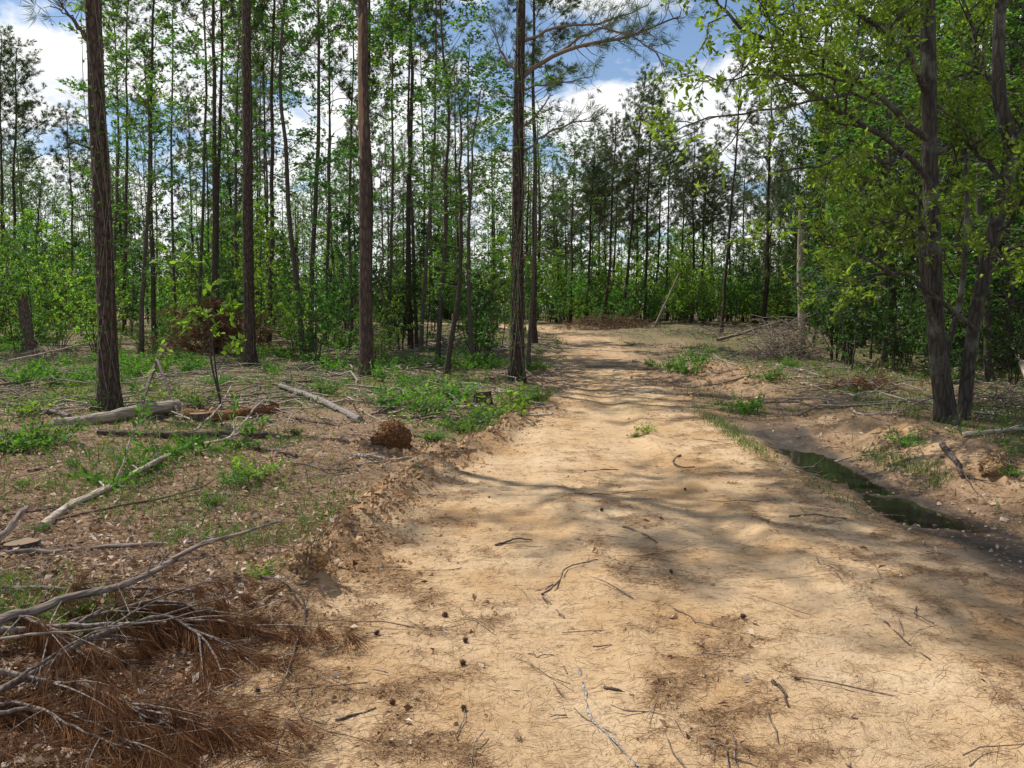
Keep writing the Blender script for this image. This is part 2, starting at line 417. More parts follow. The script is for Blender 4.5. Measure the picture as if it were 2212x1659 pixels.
isditch = (np.abs(xc - ditch_x(yc)) < .55) & (yc < 15) & ~isroad
ZC = np.stack([zr.ravel(), zm.ravel(), zg.ravel(), debris(X, Y).ravel()], -1)
def sheet(name, mask):
    q = Q[mask]; u, inv = np.unique(q, return_inverse=True)
    a = Acc(); a.add(V[u], inv.reshape(-1, 4))
    o = build(name, a, [M_GROUND]); 
    ca = o.data.color_attributes.new('zone', 'FLOAT_COLOR', 'POINT')
    ca.data.foreach_set('color', ZC[u].astype(np.float32).ravel())
    return tag(o, kind='structure')
tag(sheet('dirt_road', isroad), 'pale sandy dirt road with wheel ruts curving off left into the trees', 'road')
tag(sheet('ditch', isditch), 'muddy drainage ditch with dark wet bottom along the road', 'ditch')
tag(sheet('ground', ~isroad & ~isditch), 'cleared forest floor with brown litter and patches of green', 'ground')

# puddle in the ditch
def water_mat():
    m, nt, out = mat('ditch_water')
    b = nd(nt, 'BsdfPrincipled', Roughness=.05); b.inputs['Base Color'].default_value = (.018, .017, .011, 1); b.inputs['Specular IOR Level'].default_value = .45
    tc = nd(nt, 'TexCoord'); bp = nd(nt, 'Bump', Strength=.04, Distance=.02); nt.links.new(noise(nt, tc.outputs['Object'], 6, 2), bp.inputs['Height'])
    nt.links.new(bp.outputs[0], b.inputs['Normal']); nt.links.new(b.outputs[0], out.inputs[0]); return m
a = Acc(); WY = np.arange(5.8, 10.9, .12); W = []
wl = -.099
gx = np.linspace(-.5, .36, 12)
gv = np.array([[ditch_x(y) + g, y, wl] for y in WY for g in gx]); k = len(gx)
ii = np.arange(len(WY) - 1)[:, None] * k + np.arange(k - 1)[None, :]
a.add(gv, np.stack([ii, ii + 1, ii + k + 1, ii + k], -1).reshape(-1, 4))
tag(build('puddle_water', a, [water_mat()]), 'still dark puddle lying in the ditch', 'water', kind='structure')

# ------------------------------------------------------------------ plants: prototypes
def rdir(az, el): return np.array([math.cos(az) * math.cos(el), math.sin(az) * math.cos(el), math.sin(el)])

def leaf_cluster(P, D, path, n, L, spread=.35, t0=.25):
    t = R.uniform(t0, 1, n); k = (t * (len(path) - 1)); i = np.minimum(k.astype(int), len(path) - 2); f = (k - i)[:, None]
    p = path[i] * (1 - f) + path[i + 1] * f
    d = nrm(path[-1] - path[0]) + R.normal(size=(n, 3)) * .8
    P.append(p + nrm(d) * R.uniform(0, spread * L, n)[:, None]); D.append(d)

def twiggy(crown, path, rad, n, tl, L, nl, P, D, m=1, up=.15, t0=.2, dens=1):
    """twigs with leaf clusters along a limb path"""
    T = nrm(np.gradient(path, axis=0))
    for j in range(n):
        t = t0 + (1 - t0) * (j + R.random()) / n
        k = t * (len(path) - 1); i = min(int(k), len(path) - 2); p = path[i] + (path[i + 1] - path[i]) * (k - i)
        d = nrm(T[i] * .7 + R.normal(size=3) * .65 + [0, 0, up])
        l = tl * R.uniform(.5, 1.2) * (1.15 - .5 * t)
        q = p + d * l * np.array([0, .5, 1])[:, None]; q[2] += [0, 0, R.uniform(-.15, .1) * l]; q[1] += R.normal(size=3) * .08 * l
        tube(crown, q, [rad * .4, rad * .3, rad * .12], 3, m, cap=False)
        leaf_cluster(P, D, q, max(2, int(nl * R.uniform(.5, 1.4))), L)

def hardwood(Hh=14, r0=.09, c0=.22, spread=1.9, nb=34, L=.105, nl=11, lean=.35, twl=.55, prof='pole', m_leaf='gum', m_bark='slim', dn=7.0):
    tr, cr = Acc(), Acc()
    n = 16; t = np.linspace(0, 1, n)
    ph = R.uniform(0, 6.28)
    pts = np.stack([lean * np.sin(t * 2.6 + ph) - lean * math.sin(ph), lean * np.cos(t * 2.1 + ph) - lean * math.cos(ph), t * Hh], -1)
    pts[:, :2] -= t[:, None] * pts[-1, :2]
    pts = wob(pts, .12 * lean * 2)
    rad = r0 * (1 - .82 * t ** 1.2); rad[0] *= 1.35
    tube(tr, pts, rad, 8, 0, .06)
    P, D = [], []
    sk = R.uniform(0, 50)
    for j in range(nb):
        if prof == 'pole' and fbm(sk + j * .33, sk, 7, 2) < -.2: continue
        u = c0 + (1 - c0) * ((j + R.random() * .8) / nb) ** .85
        k = u * (n - 1); i = min(int(k), n - 2); p = pts[i] + (pts[i + 1] - pts[i]) * (k - i)
        v = (u - c0) / (1 - c0)
        pl = {'pole': (.45 + .75 * math.sin(min(1, v * 1.15) * 2.6)), 'round': math.sin(.35 + v * 2.6), 'cone': 1.05 - v * .85}[prof]
        l = spread * max(.25, pl) * R.uniform(.55, 1.25)
        d = rdir(j * 2.4 + R.uniform(-.6, .6), R.uniform(.0, .75) + .4 * v)
        s = np.linspace(0, 1, 6)[:, None]
        q = p + d * l * s + np.array([0, 0, 1.0]) * (R.uniform(-.22, .12) * l) * s ** 2
        q = wob(q, .07 * l)
        rb = r0 * (1 - .8 * u) * R.uniform(.25, .42)
        tube(tr if rb > .02 else cr, q, rb * (1 - .75 * s[:, 0]), 4, 0 if rb > .02 else 1, cap=False)
        twiggy(cr, q, rb * .8, max(4, int(l * dn)), twl, L, nl, P, D, t0=.4 if prof == 'pole' else .25)
    q = pts[-4:]; twiggy(cr, q, .02, 6, twl * .8, L, nl, P, D)
    P = np.concatenate(P); D = np.concatenate(D)
    leaves(cr, P, D, L * R.uniform(.6, 1.25, len(P)), L * R.uniform(.5, .85, len(P)), 0)
    return dict(H=Hh, parts=[('trunk', tr.mesh('trunk', [MB[m_bark]])), ('crown', cr.mesh('crown', [ML[m_leaf], MB['twig']]))])

def tufts(acc, pos, dirs, L, W, k, sp=.55, m=0, wind=None):
    pos = np.repeat(np.asarray(pos, float), k, 0); d = np.repeat(nrm(dirs), k, 0)
    d = nrm(d + R.normal(size=d.shape) * sp)
    if wind is not None: d = nrm(d + wind)
    blades(acc, pos, d, L * R.uniform(.7, 1.2, len(pos)), W, m)

def pine(Hh=16, r0=.14, c0=.58, spread=2.0, nb=42, L=.22, W=.016, k=11, wind=(.45, 0, .25), stubs=8, m_leaf='pine', m_bark='pine_far', tw=7, lean=.12, thin=False):
    tr, cr = Acc(), Acc()
    n = 18; t = np.linspace(0, 1, n)
    pts = wob(np.stack([0 * t, 0 * t, t * Hh], -1), lean)
    rad = r0 * (1 - .78 * t ** 1.1); rad[0] *= 1.25
    tube(tr, pts, rad, 10, 0, .05)
    P, D = [], []
    wind = np.array(wind)
    for j in range(nb):
        u = c0 + (1 - c0) * ((j + R.random()) / nb) ** .9
        kk = u * (n - 1); i = min(int(kk), n - 2); p = pts[i] + (pts[i + 1] - pts[i]) * (kk - i)
        v = (u - c0) / (1 - c0)
        l = spread * (.35 + .9 * math.sin(math.pi * (.22 + .7 * v)) ** 1.0) * R.uniform(.55, 1.2) * (1 - .45 * v)
        d = rdir(j * 2.4 + R.uniform(-.5, .5), R.uniform(-.05, .5) + .5 * v)
        s = np.linspace(0, 1, 6)[:, None]
        q = p + d * l * s + np.array([0, 0, .28 * l]) * s ** 2 + wind * l * .3 * s ** 2
        q = wob(q, .06 * l)
        rb = max(.010, r0 * .20 * (1 - .7 * v))
        tube(cr, q, rb * (1 - .7 * s[:, 0]), 3, 1, cap=False)
        T = nrm(q[-1] - q[0])
        for _ in range(max(3, int(tw * l))):
            a = R.uniform(.3, 1) ** .8; f = a * 5; i2 = min(int(f), 4); b = q[i2] + (q[i2 + 1] - q[i2]) * (f - i2)
            d2 = nrm(T * .6 + R.normal(size=3) * .6 + [0, 0, .35] + wind * .6); l2 = R.uniform(.15, .55) * (1.2 - .5 * a)
            e = b + d2 * l2
            tube(cr, np.array([b, e]), [rb * .35, rb * .2], 3, 1, cap=False)
            for f2 in (.55, 1.0): P.append(b + d2 * l2 * f2); D.append(d2)
    P.append(pts[-1]); D.append([0, 0, 1.])
    tufts(cr, np.array(P), np.array(D), L, W, k, .6, 0, wind * .5)
    for j in range(stubs):
        u = R.uniform(min(.22, c0 * .5), c0 + .05); kk = u * (n - 1); i = int(kk); p = pts[i] + (pts[i + 1] - pts[i]) * (kk - i)
        l = R.uniform(.3, 1.5) * spread * .5; d = rdir(R.uniform(0, 6.28), R.uniform(-.2, .5))
        s = np.linspace(0, 1, 5)[:, None]
        tube(tr, wob(p + d * l * s + [0, 0, .15 * l] * s ** 2, .08 * l), .012 * (1.1 - s[:, 0]) * r0 / .14 + .002, 3, 0, cap=False)
    return dict(H=Hh, parts=[('trunk', tr.mesh('trunk', [MB[m_bark]])), ('crown', cr.mesh('crown', [ML[m_leaf], MB['twig']]))])

def shrub(Hh=2.4, ns=6, spread=1.0, L=.10, nl=12, m_leaf='gum', stem_r=.014):
    st, fo = Acc(), Acc(); P, D = [], []
    for j in range(ns):
        az = j * 2.4 + R.uniform(-.5, .5); sp = spread * R.uniform(.2, 1)
        s = np.linspace(0, 1, 8)[:, None]; hh = Hh * R.uniform(.6, 1.05)
        q = np.array([math.cos(az), math.sin(az), 0]) * sp * s ** 1.3 + np.array([0, 0, hh]) * s ** .9 + np.array([math.cos(az), math.sin(az), 0]) * .06
        q = wob(q, .12 * Hh * .4)
        tube(st, q, stem_r * (1 - .75 * s[:, 0]), 4, 0, cap=False)
        twiggy(fo, q, stem_r * .7, int(9 * Hh / 2) + 4, .45 * Hh / 2.4, L, nl, P, D, t0=.12)
    P = np.concatenate(P); D = np.concatenate(D)
    leaves(fo, P, D, L * R.uniform(.6, 1.25, len(P)), L * R.uniform(.45, .75, len(P)), 0)
    return dict(H=Hh, parts=[('stem', st.mesh('stem', [MB['slim']])), ('foliage', fo.mesh('foliage', [ML[m_leaf], MB['twig']]))])

def weed(hh=.45, ns=14, L=.075, n=9, m_leaf='weed'):
    a = Acc(); P, D = [], []
    for j in range(ns):
        az = R.uniform(0, 6.28); s = np.linspace(0, 1, 5)[:, None]; o = np.array([R.normal() * .09, R.normal() * .09, -.02])
        q = o + rdir(az, R.uniform(.7, 1.35)) * hh * R.uniform(.5, 1.1) * s + np.array([math.cos(az), math.sin(az), -.4]) * hh * .22 * s ** 2
        tube(a, q, .004 * (1.2 - s[:, 0]), 3, 1, cap=False)
        leaf_cluster(P, D, q, n, L, t0=.2)
    P = np.concatenate(P); D = np.concatenate(D)
    leaves(a, P, D, L * R.uniform(.6, 1.3, len(P)), L * R.uniform(.35, .6, len(P)), 0)
    return a.mesh('weed_plant', [ML[m_leaf], MB['twig']])

def snag(Hh=10, r0=.06):
    tr = Acc(); t = np.linspace(0, 1, 12); pts = wob(np.stack([0 * t, 0 * t, t * Hh], -1), .25)
    tube(tr, pts, r0 * (1 - .85 * t), 6, 0, .05); br = tr
    for j in range(16):
        u = R.uniform(.35, .97); k = u * 11; i = min(int(k), 10); p = pts[i] + (pts[i + 1] - pts[i]) * (k - i); l = R.uniform(.4, 1.5)
        s = np.linspace(0, 1, 5)[:, None]; tube(br, wob(p + rdir(R.uniform(0, 6.28), R.uniform(0, .8)) * l * s, .1 * l), .012 * (1.1 - s[:, 0]), 3, 0, cap=False)
    return dict(H=Hh, parts=[('trunk', tr.mesh('trunk', [MB['deadgrey']]))])

PRO = {
 'pine': [pine(16, .098, .5, 1.9, 60, k=16, W=.019), pine(16, .092, .56, 1.6, 52, k=16, W=.019), pine(16, .10, .42, 2.0, 66, k=16, W=.019, m_leaf='pine_grey'), pine(16, .085, .6, 1.4, 46, k=16, W=.019, m_leaf='pine_grey'), pine(16, .095, .52, 1.8, 58, k=16, W=.019)],
 'cedar': [pine(12, .13, .12, 1.9, 95, k=12, stubs=2, m_leaf='pine_grey'), pine(12, .13, .25, 2.0, 80, k=12, stubs=2)],
 'hard': [hardwood(14, .068, .28, 2.1, 38), hardwood(14, .065, .42, 1.9, 34), hardwood(14, .074, .22, 2.3, 40, nl=12), hardwood(14, .06, .5, 1.8, 30, m_leaf='bright'), hardwood(14, .072, .34, 2.5, 36, lean=.5), hardwood(14, .065, .3, 1.8, 34, m_leaf='deep', lean=.5)],
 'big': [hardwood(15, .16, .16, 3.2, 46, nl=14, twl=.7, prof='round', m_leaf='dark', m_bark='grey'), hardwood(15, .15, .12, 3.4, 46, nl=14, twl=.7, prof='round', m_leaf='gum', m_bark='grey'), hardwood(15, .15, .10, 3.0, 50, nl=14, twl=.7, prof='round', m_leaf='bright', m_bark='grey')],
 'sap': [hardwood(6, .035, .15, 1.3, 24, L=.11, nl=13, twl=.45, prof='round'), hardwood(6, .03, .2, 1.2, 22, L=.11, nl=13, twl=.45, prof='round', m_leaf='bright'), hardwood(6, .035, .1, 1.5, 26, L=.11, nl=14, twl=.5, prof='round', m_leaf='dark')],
 'shrub': [shrub(2.4, 7), shrub(2.4, 6, 1.2, m_leaf='bright'), shrub(2.4, 8, .9, m_leaf='dark'), shrub(2.4, 7, 1.3)],
 'snag': [snag()],
}
NAMES = {'pine': ('pine_tree', 'pine'), 'cedar': ('evergreen_tree', 'tree'), 'hard': ('slender_tree', 'tree'), 'big': ('hardwood_tree', 'tree'), 'sap': ('sapling', 'sapling'), 'shrub': ('leafy_shrub', 'shrub'), 'snag': ('dead_tree', 'dead tree')}
PLACED = []
def place(kind, B, T, vi=None, sxy=None, yaw=None, **info):
    pr = PRO[kind][(vi if vi is not None else random.randrange(99)) % len(PRO[kind])]
    B = np.asarray(B, float); v = np.asarray(T, float) - B; hh = float(np.linalg.norm(v)); sz = hh / pr['H']
    if sxy is None: sxy = min(max(sz, .45), 1.35) ** .8
    e = bpy.data.objects.new(NAMES[kind][0], None); COL.objects.link(e); e.empty_display_size = .2
    e.location = B - np.array([0, 0, .06]); e.rotation_mode = 'QUATERNION'
    q = Vector((0, 0, 1)).rotation_difference(Vector(v))
    if yaw is None: yaw = random.uniform(-.6, .6) if kind in ('pine',) else random.uniform(0, 6.28)
    e.rotation_quaternion = q @ Quaternion((0, 0, 1), yaw)
    e.scale = (sxy, sxy, sz)
    for nme, me in pr['parts']: obj(nme, me, e)
    PLACED.append(dict(e=e, kind=kind, B=B, h=hh, **info)); return e

def px_of(B): 
    d = B[1] * CP + (CAMZ - B[2]) * SP
    return CX + F * B[0] / d

# listed trees: kind, base px, distance, top px x, top px y, variant, xy scale
LIST = [
 ('pine', 6, 44, 2, 70, 1, 1.0), ('pine', 24, 45, 36, 105, 0, 1.1), ('pine', 163, 42, 143, 235, 3, .9), ('big', 84, 46, 90, 385, 1, .75),
 ('hard', 303, 24, 312, 120, 2, 1.0), ('hard', 335, 27, 345, -260, 0, 1.25), ('pine', 268, 36, 278, -60, 1, 1.0), ('hard', 425, 32, 430, -300, 4, 1.0),
 ('pine', 466, 26, 458, -420, 1, 1.0), ('pine', 470, 27.5, 476, -380, 3, .9), ('pine', 580, 31, 600, -300, 4, 1.0), ('hard', 656, 24, 622, -260, 4, 1.15),
 ('hard', 668, 26, 672, -220, 2, 1.15), ('hard', 701, 30, 705, -120, 0, 1.0), ('pine', 800, 30, 797, -220, 0, 1.0), ('pine', 887, 27, 880, -280, 3, 1.1), ('hard', 900, 28, 896, -160, 3, 1.1),
 ('hard', 909, 26, 936, -120, 1, 1.1), ('hard', 945, 22, 938, -150, 4, 1.0), ('hard', 965, 18.5, 990, 190, 5, .95), ('hard', 1142, 19.5, 1150, 250, 1, .8), ('hard', 1020, 21, 1040, 180, 5, .9), ('pine', 1156, 31, 1156, -220, 4, 1.1), ('snag', 842, 27, 838, 290, 0, 1),
 ('hard', 240, 30, 235, -100, 3, 1.1), ('hard', 380, 38, 385, -140, 5, 1.1), ('hard', 510, 36, 520, -60, 0, 1.1), ('hard', 760, 34, 765, -100, 5, 1.1), ('hard', 840, 38, 845, -120, 2, 1.1), ('hard', 1010, 36, 1015, 60, 1, 1.1),
 # far row of pines in the middle
 ('pine', 1200, 54, 1205, 400, 2, .9), ('pine', 1232, 50, 1243, 312, 0, 1.0), ('pine', 1268, 51, 1286, 285, 4, 1.0), ('pine', 1304, 49, 1330, 262, 2, 1.0), ('pine', 1320, 55, 1342, 340, 1, 1.0), ('pine', 1345, 47, 1394, 165, 4, .95), ('pine', 1392, 49, 1412, 190, 0, 1.0),
 ('pine', 1410, 57, 1436, 280, 2, .9), ('pine', 1440, 54, 1452, 285, 1, .9), ('pine', 1470, 56, 1478, 330, 3, .9), ('pine', 1492, 52, 1500, 270, 2, .9), ('pine', 1512, 55, 1530, 330, 4, .9), ('pine', 1558, 37, 1606, 110, 3, .95),
 ('pine', 1570, 52, 1580, 380, 2, .9), ('pine', 1605, 55, 1612, 330, 1, .9), ('cedar', 1650, 46, 1667, 190, 0, 1.15), ('cedar', 1720, 50, 1725, 300, 1, 1.0), ('pine', 1255, 58, 1262, 390, 1, .9), ('pine', 1370, 60, 1380, 330, 2, .9), ('pine', 1535, 60, 1545, 360, 0, .9),
 ('pine', 1290, 60, 1300, 380, 4, .9), ('pine', 1218, 62, 1222, 430, 2, .9),
 # right wood
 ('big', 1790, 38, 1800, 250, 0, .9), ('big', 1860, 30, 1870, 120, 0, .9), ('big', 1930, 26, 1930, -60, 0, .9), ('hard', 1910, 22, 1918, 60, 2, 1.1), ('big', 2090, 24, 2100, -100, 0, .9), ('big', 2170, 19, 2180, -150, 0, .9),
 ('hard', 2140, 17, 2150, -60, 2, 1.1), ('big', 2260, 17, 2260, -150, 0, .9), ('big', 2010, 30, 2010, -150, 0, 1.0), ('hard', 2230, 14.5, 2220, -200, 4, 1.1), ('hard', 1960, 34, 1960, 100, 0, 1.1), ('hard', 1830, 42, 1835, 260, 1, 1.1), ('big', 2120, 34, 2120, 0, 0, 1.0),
]
for (k, xb, Yd, xt, yt, vi, sx) in LIST:
    place(k, base_at(xb, Yd), PX(xt, yt, Yd), vi, sx)

KEEP = [(60, 42, 23.5), (465, 105, 26), (1310, 140, 44), (1420, 60, 44), (1733, 22, 30), (1700, 75, 24), (1560, 16, 37), (1540, 110, 36)]
# filler trees by area of the wood
def fill(kind, n, xr, yr, hr, mind, ok=None, vi=None):
    c = 0; tries = 0
    while c < n and tries < n * 60:
        tries += 1
        y = random.uniform(*yr); x = random.uniform(xr[0] * y, xr[1] * y)   # wedge x = slope*y
        if ledge(y) - 1.2 < x < redge(y) + 1.2 and y < 60: continue
        if ok and not ok(x, y): continue
        u_ = CX + F * x / y
        if any(abs(u_ - kx) < kw and y < ky + .6 for kx, kw, ky in KEEP): continue
        if kind in ('hard', 'pine') and x < -.44 * y: continue
        if x < -.46 * y and hr[1] > 7: hr = (hr[0] * .8, 6.5)
        if any((x - p['B'][0]) ** 2 + (y - p['B'][1]) ** 2 < mind ** 2 for p in PLACED if p['kind'] == kind): continue
        B = np.array([x, y, h1(x, y)]); hh = random.uniform(*hr)
        place(kind, B, B + [random.uniform(-.03, .03) * hh, random.uniform(-.03, .03) * hh, hh], random.choice(vi) if vi else None); c += 1
clear = lambda x, y: not (x < 1 and y < 24)
fill('hard', 12, (-.68, .0), (30, 62), (10, 17), 2.0)
fill('pine', 8, (-.68, .0), (40, 66), (13, 18), 2.5)
fill('sap', 30, (-.66, .02), (25, 44), (2.8, 5.5), 1.5)
fill('sap', 62, (-.66, .03), (40, 64), (4.5, 9), 1.5)
fill('shrub', 70, (-.66, .03), (21, 50), (1.2, 3.2), 1.0)
fill('shrub', 70, (.0, .34), (46, 60), (1.5, 4.2), .9, None, (0, 1, 1, 3))
fill('sap', 50, (.03, .40), (51, 68), (3.5, 7.5), 1.3, None, (0, 1, 1))
fill('shrub', 50, (.03, .42), (48, 60), (1.2, 3.2), 1.1, None, (0, 1, 1, 3))
fill('hard', 6, (.05, .36), (58, 74), (6, 9), 2)
fill('pine', 7, (.06, .36), (58, 76), (11, 14), 2)
right_ok = lambda x, y: x > 7.2 + max(0, (24 - y)) * .15 and not (x < 9 and y < 17)
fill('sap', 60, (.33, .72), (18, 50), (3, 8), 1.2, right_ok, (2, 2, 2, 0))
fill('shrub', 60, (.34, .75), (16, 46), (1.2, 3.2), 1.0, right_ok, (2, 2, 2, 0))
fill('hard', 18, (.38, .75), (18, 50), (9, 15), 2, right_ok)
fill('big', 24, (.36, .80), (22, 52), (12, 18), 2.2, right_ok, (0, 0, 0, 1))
fill('cedar', 10, (.40, .72), (22, 44), (6, 12), 2.2, right_ok)

# ------------------------------------------------------------------ distant wood: one mass
def mass(acc, pr, B, s):
    for _, me in pr['parts']:
        n = len(me.vertices); v = np.empty(n * 3, np.float32); me.vertices.foreach_get('co', v); v = v.reshape(-1, 3)
        a = R.uniform(0, 6.28); c, sn = math.cos(a), math.sin(a)
        v = np.stack([v[:, 0] * c - v[:, 1] * sn, v[:, 0] * sn + v[:, 1] * c, v[:, 2]], -1) * s + B
        f = np.empty(len(me.loops), np.int32); me.loops.foreach_get('vertex_index', f)
        mi = np.empty(len(me.polygons), np.int32); me.polygons.foreach_get('material_index', mi)
        leafy = me.materials[0].name.startswith(('leaf', 'pine_n'))
        f = f.reshape(-1, 4)
        if leafy:
            acc.add(v, f[mi == 0], {'leaf_deep': 1, 'leaf_spring': 2, 'pine_needles': 3, 'pine_needles_dull': 3}.get(me.materials[0].name, 0))
        else: acc.add(v, f, 4)
a = Acc()
for j in range(330):
    y = R.uniform(64, 100); x = R.uniform(-.75, .85) * y
    k = random.choice(['sap', 'sap', 'sap', 'shrub', 'hard']); pr = random.choice(PRO[k])
    s = {'sap': R.uniform(.9, 1.5), 'shrub': R.uniform(1.6, 2.6), 'hard': R.uniform(.55, .85)}[k]
    mass(a, pr, np.array([x, y, h1(x, y) - .1]), s)
for j in range(200):
    y = R.uniform(56, 72); x = R.uniform(-.74, .03) * y if j < 120 else R.uniform(.06, .8) * y
    if x > ledge(y) - 2 and y < 58: continue
    mass(a, PRO['shrub'][j % 4], np.array([x, y, h1(x, y) - .1]), R.uniform(1.0, 1.9))
for j in range(125):
    y = R.uniform(60, 90); x = R.uniform(-.74, .05) * y
    mass(a, PRO['hard'][j % 6] if j % 3 else PRO['big'][j % 3], np.array([x, y, h1(x, y) - .1]), R.uniform(.65, 1.0))
tag(build('distant_woods', a, [ML['gum'], ML['deep'], ML['bright'], ML['pine'], MB['slim']]), 'distant green woods closing the view behind the pines', 'woods', kind='stuff')

# ------------------------------------------------------------------ hero pines
def hero_pine(name, label, px, py, xt, wb, wt, Hh=19, c0=.62, m_bark='pine', nb=30, spread=2.4, limbs=(), vine=0, m_leaf='pine', stubs=6, group='large straight pines in front of the wood'):
    B = G(px, py); Yd = B[1]; B[2] = h1(B[0], B[1])
    T0 = PX(xt, 0, Yd); v = (T0 - B); v = v / v[2]
    depth = Yd * CP + (CAMZ - B[2]) * SP
    rb, rt = wb / F * depth / 2, wt / F * depth / 2
    e = thing(name, label, 'pine', B, group)
    tr = Acc(); n = 40; z = np.linspace(-.12, Hh, n); pts = wob(v[None] * z[:, None], .035)
    zt = T0[2] - B[2]
    rad = np.interp(z, [-.2, .15, .6, zt, Hh], [rb * 1.7, rb * 1.25, rb, rt, rt * .25])
    tube(tr, pts, rad, 18, 0, .05)
    for j in range(stubs):
        zz = R.uniform(2.2, Hh * c0); p = v * zz; l = R.uniform(.15, .9); s = np.linspace(0, 1, 5)[:, None]
        tube(tr, wob(p + rdir(R.uniform(0, 6.28), R.uniform(-.1, .5)) * (l + rt) * s, .06 * l), (.016 if l > .4 else .022) * (1.1 - .8 * s[:, 0]), 5, 0)
    build('trunk', tr, [MB[m_bark]], e)
    cr = Acc(); P, D = [], []
    def limb(q, rb, twn, tl=.45):
        s = np.linspace(0, 1, len(q)); tube(cr, q, rb * (1 - .8 * s) + .004, 5, 1)
        T = nrm(np.gradient(q, axis=0))
        for j in range(twn):
            a_ = R.uniform(.35, 1); f = a_ * (len(q) - 1); i2 = min(int(f), len(q) - 2); b = q[i2] + (q[i2 + 1] - q[i2]) * (f - i2)
            d2 = nrm(T[i2] * .8 + R.normal(size=3) * .55 + [0, 0, .15]); l2 = tl * R.uniform(.4, 1.4)
            mm = b + d2 * l2 * .5 + R.normal(size=3) * .04; en = b + d2 * l2 + [0, 0, .05]
            tube(cr, np.array([b, mm, en]), [rb * .22 + .002, rb * .15 + .002, .003], 3, 1, cap=False)
            P.append(en); D.append(d2)
            if R.random() < .5: P.append(mm + d2 * l2 * .2); D.append(d2)
    for j in range(nb):
        u = c0 + (1 - c0) * ((j + R.random()) / nb); l = spread * R.uniform(.5, 1.15) * (1.15 - .75 * (u - c0) / (1 - c0))
        d = rdir(j * 2.4 + R.uniform(-.5, .5), R.uniform(0, .6)); s = np.linspace(0, 1, 7)[:, None]
        limb(wob(v * u * Hh + d * l * s + [0, 0, .25 * l] * s ** 2, .08 * l), rt * .28, int(l * 8))
    for (pp, dy, r_, tw_) in limbs:
        q = np.array([PX(x_, y_, Yd + dd) - B for (x_, y_), dd in zip(pp, np.linspace(0, dy, len(pp)))])
        limb(wob(bezier(q, 14), .10), r_, tw_, .5)
    if P: tufts(cr, np.array(P), np.array(D), .20, .0085, 26, .75, 0)
    build('crown', cr, [ML[m_leaf], MB['twig']], e)
    if vine:
        va = Acc(); LP, LD = [], []
        for j in range(vine):
            top = R.uniform(1.5, 8) if j > 2 else 9; zz = np.linspace(0, top, 26); a0 = R.uniform(-2.6, -.5)
            ang = a0 + .9 * np.sin(zz * R.uniform(.5, 1.5) + j); rr = np.interp(zz, [0, .6, zt], [rb * 1.28, rb * 1.12, rt * 1.12]) + R.uniform(0, .03)
            q = v[None] * zz[:, None] + np.stack([np.cos(ang) * rr, np.sin(ang) * rr, 0 * zz], -1)
            if j % 2: q[0] += [R.uniform(-.3, .3), -.25, 0]
            tube(va, wob(q, .03), R.uniform(.003, .006), 4, 1, cap=False)
            leaf_cluster(LP, LD, q, int(top * 6), .07, t0=0)
        LP = np.concatenate(LP); leaves(va, LP, np.concatenate(LD), .07 * R.uniform(.6, 1.3, len(LP)), .05, 0)
        build('vine', va, [ML['gum'], MB['deadgrey']], e)
    return e, B, v
hp1 = hero_pine('pine_tree', 'thick dark pine nearest at left with deeply furrowed bark and a creeping vine', 238, 888, 199, 39, 31, 21, .58, vine=6, stubs=5, spread=3.0,
          limbs=[([(205, 95), (165, 55), (140, 20), (120, -40)], -.6, .018, 8), ([(205, 110), (160, 40), (110, 10)], -.5, .014, 6)], nb=56)
hp2 = hero_pine('pine_tree', 'straight bare dark pine standing right of the red dead pine top', 540, 790, 532, 24, 17.5, 23, .6, nb=34, vine=2, spread=3.0)
hp3 = hero_pine('pine_tree', 'reddish pine with a strip of bark peeled off halfway up', 792, 812, 782, 28, 20, 23, .6, m_bark='peel', nb=36, stubs=4, spread=3.2)
hp4 = hero_pine('pine_tree', 'vine covered pine at the road edge with long bare limbs over the road', 1117, 822, 1126, 29, 18.5, 19, .55, vine=12, nb=26, stubs=10,
          limbs=[([(1130, 165), (1200, 118), (1290, 92), (1390, 68), (1470, 35)], -1.5, .05, 34), ([(1210, 112), (1290, 62), (1350, 72), (1420, 112)], -2.2, .03, 26),
                 ([(1128, 90), (1180, 70), (1250, 55), (1340, 40), (1400, 10)], .8, .035, 26), ([(1127, 335), (1165, 300), (1220, 275), (1285, 262)], -.8, .03, 24), ([(1126, 275), (1150, 250), (1195, 205)], -.4, .03, 3),
                 ([(1124, 180), (1085, 120), (1060, 60)], .6, .03, 16), ([(1130, 195), (1180, 180), (1240, 172), (1280, 165)], 1.2, .022, 14), ([(1126, 560), (1150, 548), (1205, 545)], -.3, .018, 2)])

# ------------------------------------------------------------------ right hardwood: two-stemmed tree with spreading limbs
RB = G(2045, 912); RB[2] = h1(RB[0], RB[1]); RY = RB[1]
rt_e = thing('hardwood_tree', 'big twin stemmed grey hardwood right of the ditch with limbs reaching over the road', 'tree', RB)
def rp(l, dy0=0, dy1=None):
    dy1 = dy0 if dy1 is None else dy1
    return np.array([PX(x, y, RY + d) - RB for (x, y), d in zip(l, np.linspace(dy0, dy1, len(l)))])
def stem(pl, wid, dy0=0, dy1=None, k=14, rough=.05, n=30):
    q = bezier(rp(pl, dy0, dy1), n); r = np.interp(np.linspace(0, 1, n), np.linspace(0, 1, len(wid)), np.array(wid) / F * RY / 2 * .82)
    a = Acc(); tube(a, q, r, k, 0, rough); return a, q
a1, qA = stem([(2046, 935), (2040, 880), (2026, 760), (2017, 620), (2012, 430), (2008, 300), (2003, 0), (1995, -260), (1985, -520)], [74, 52, 44, 42, 40, 38, 36, 28, 14])
build('trunk', a1, [MB['grey']], rt_e)
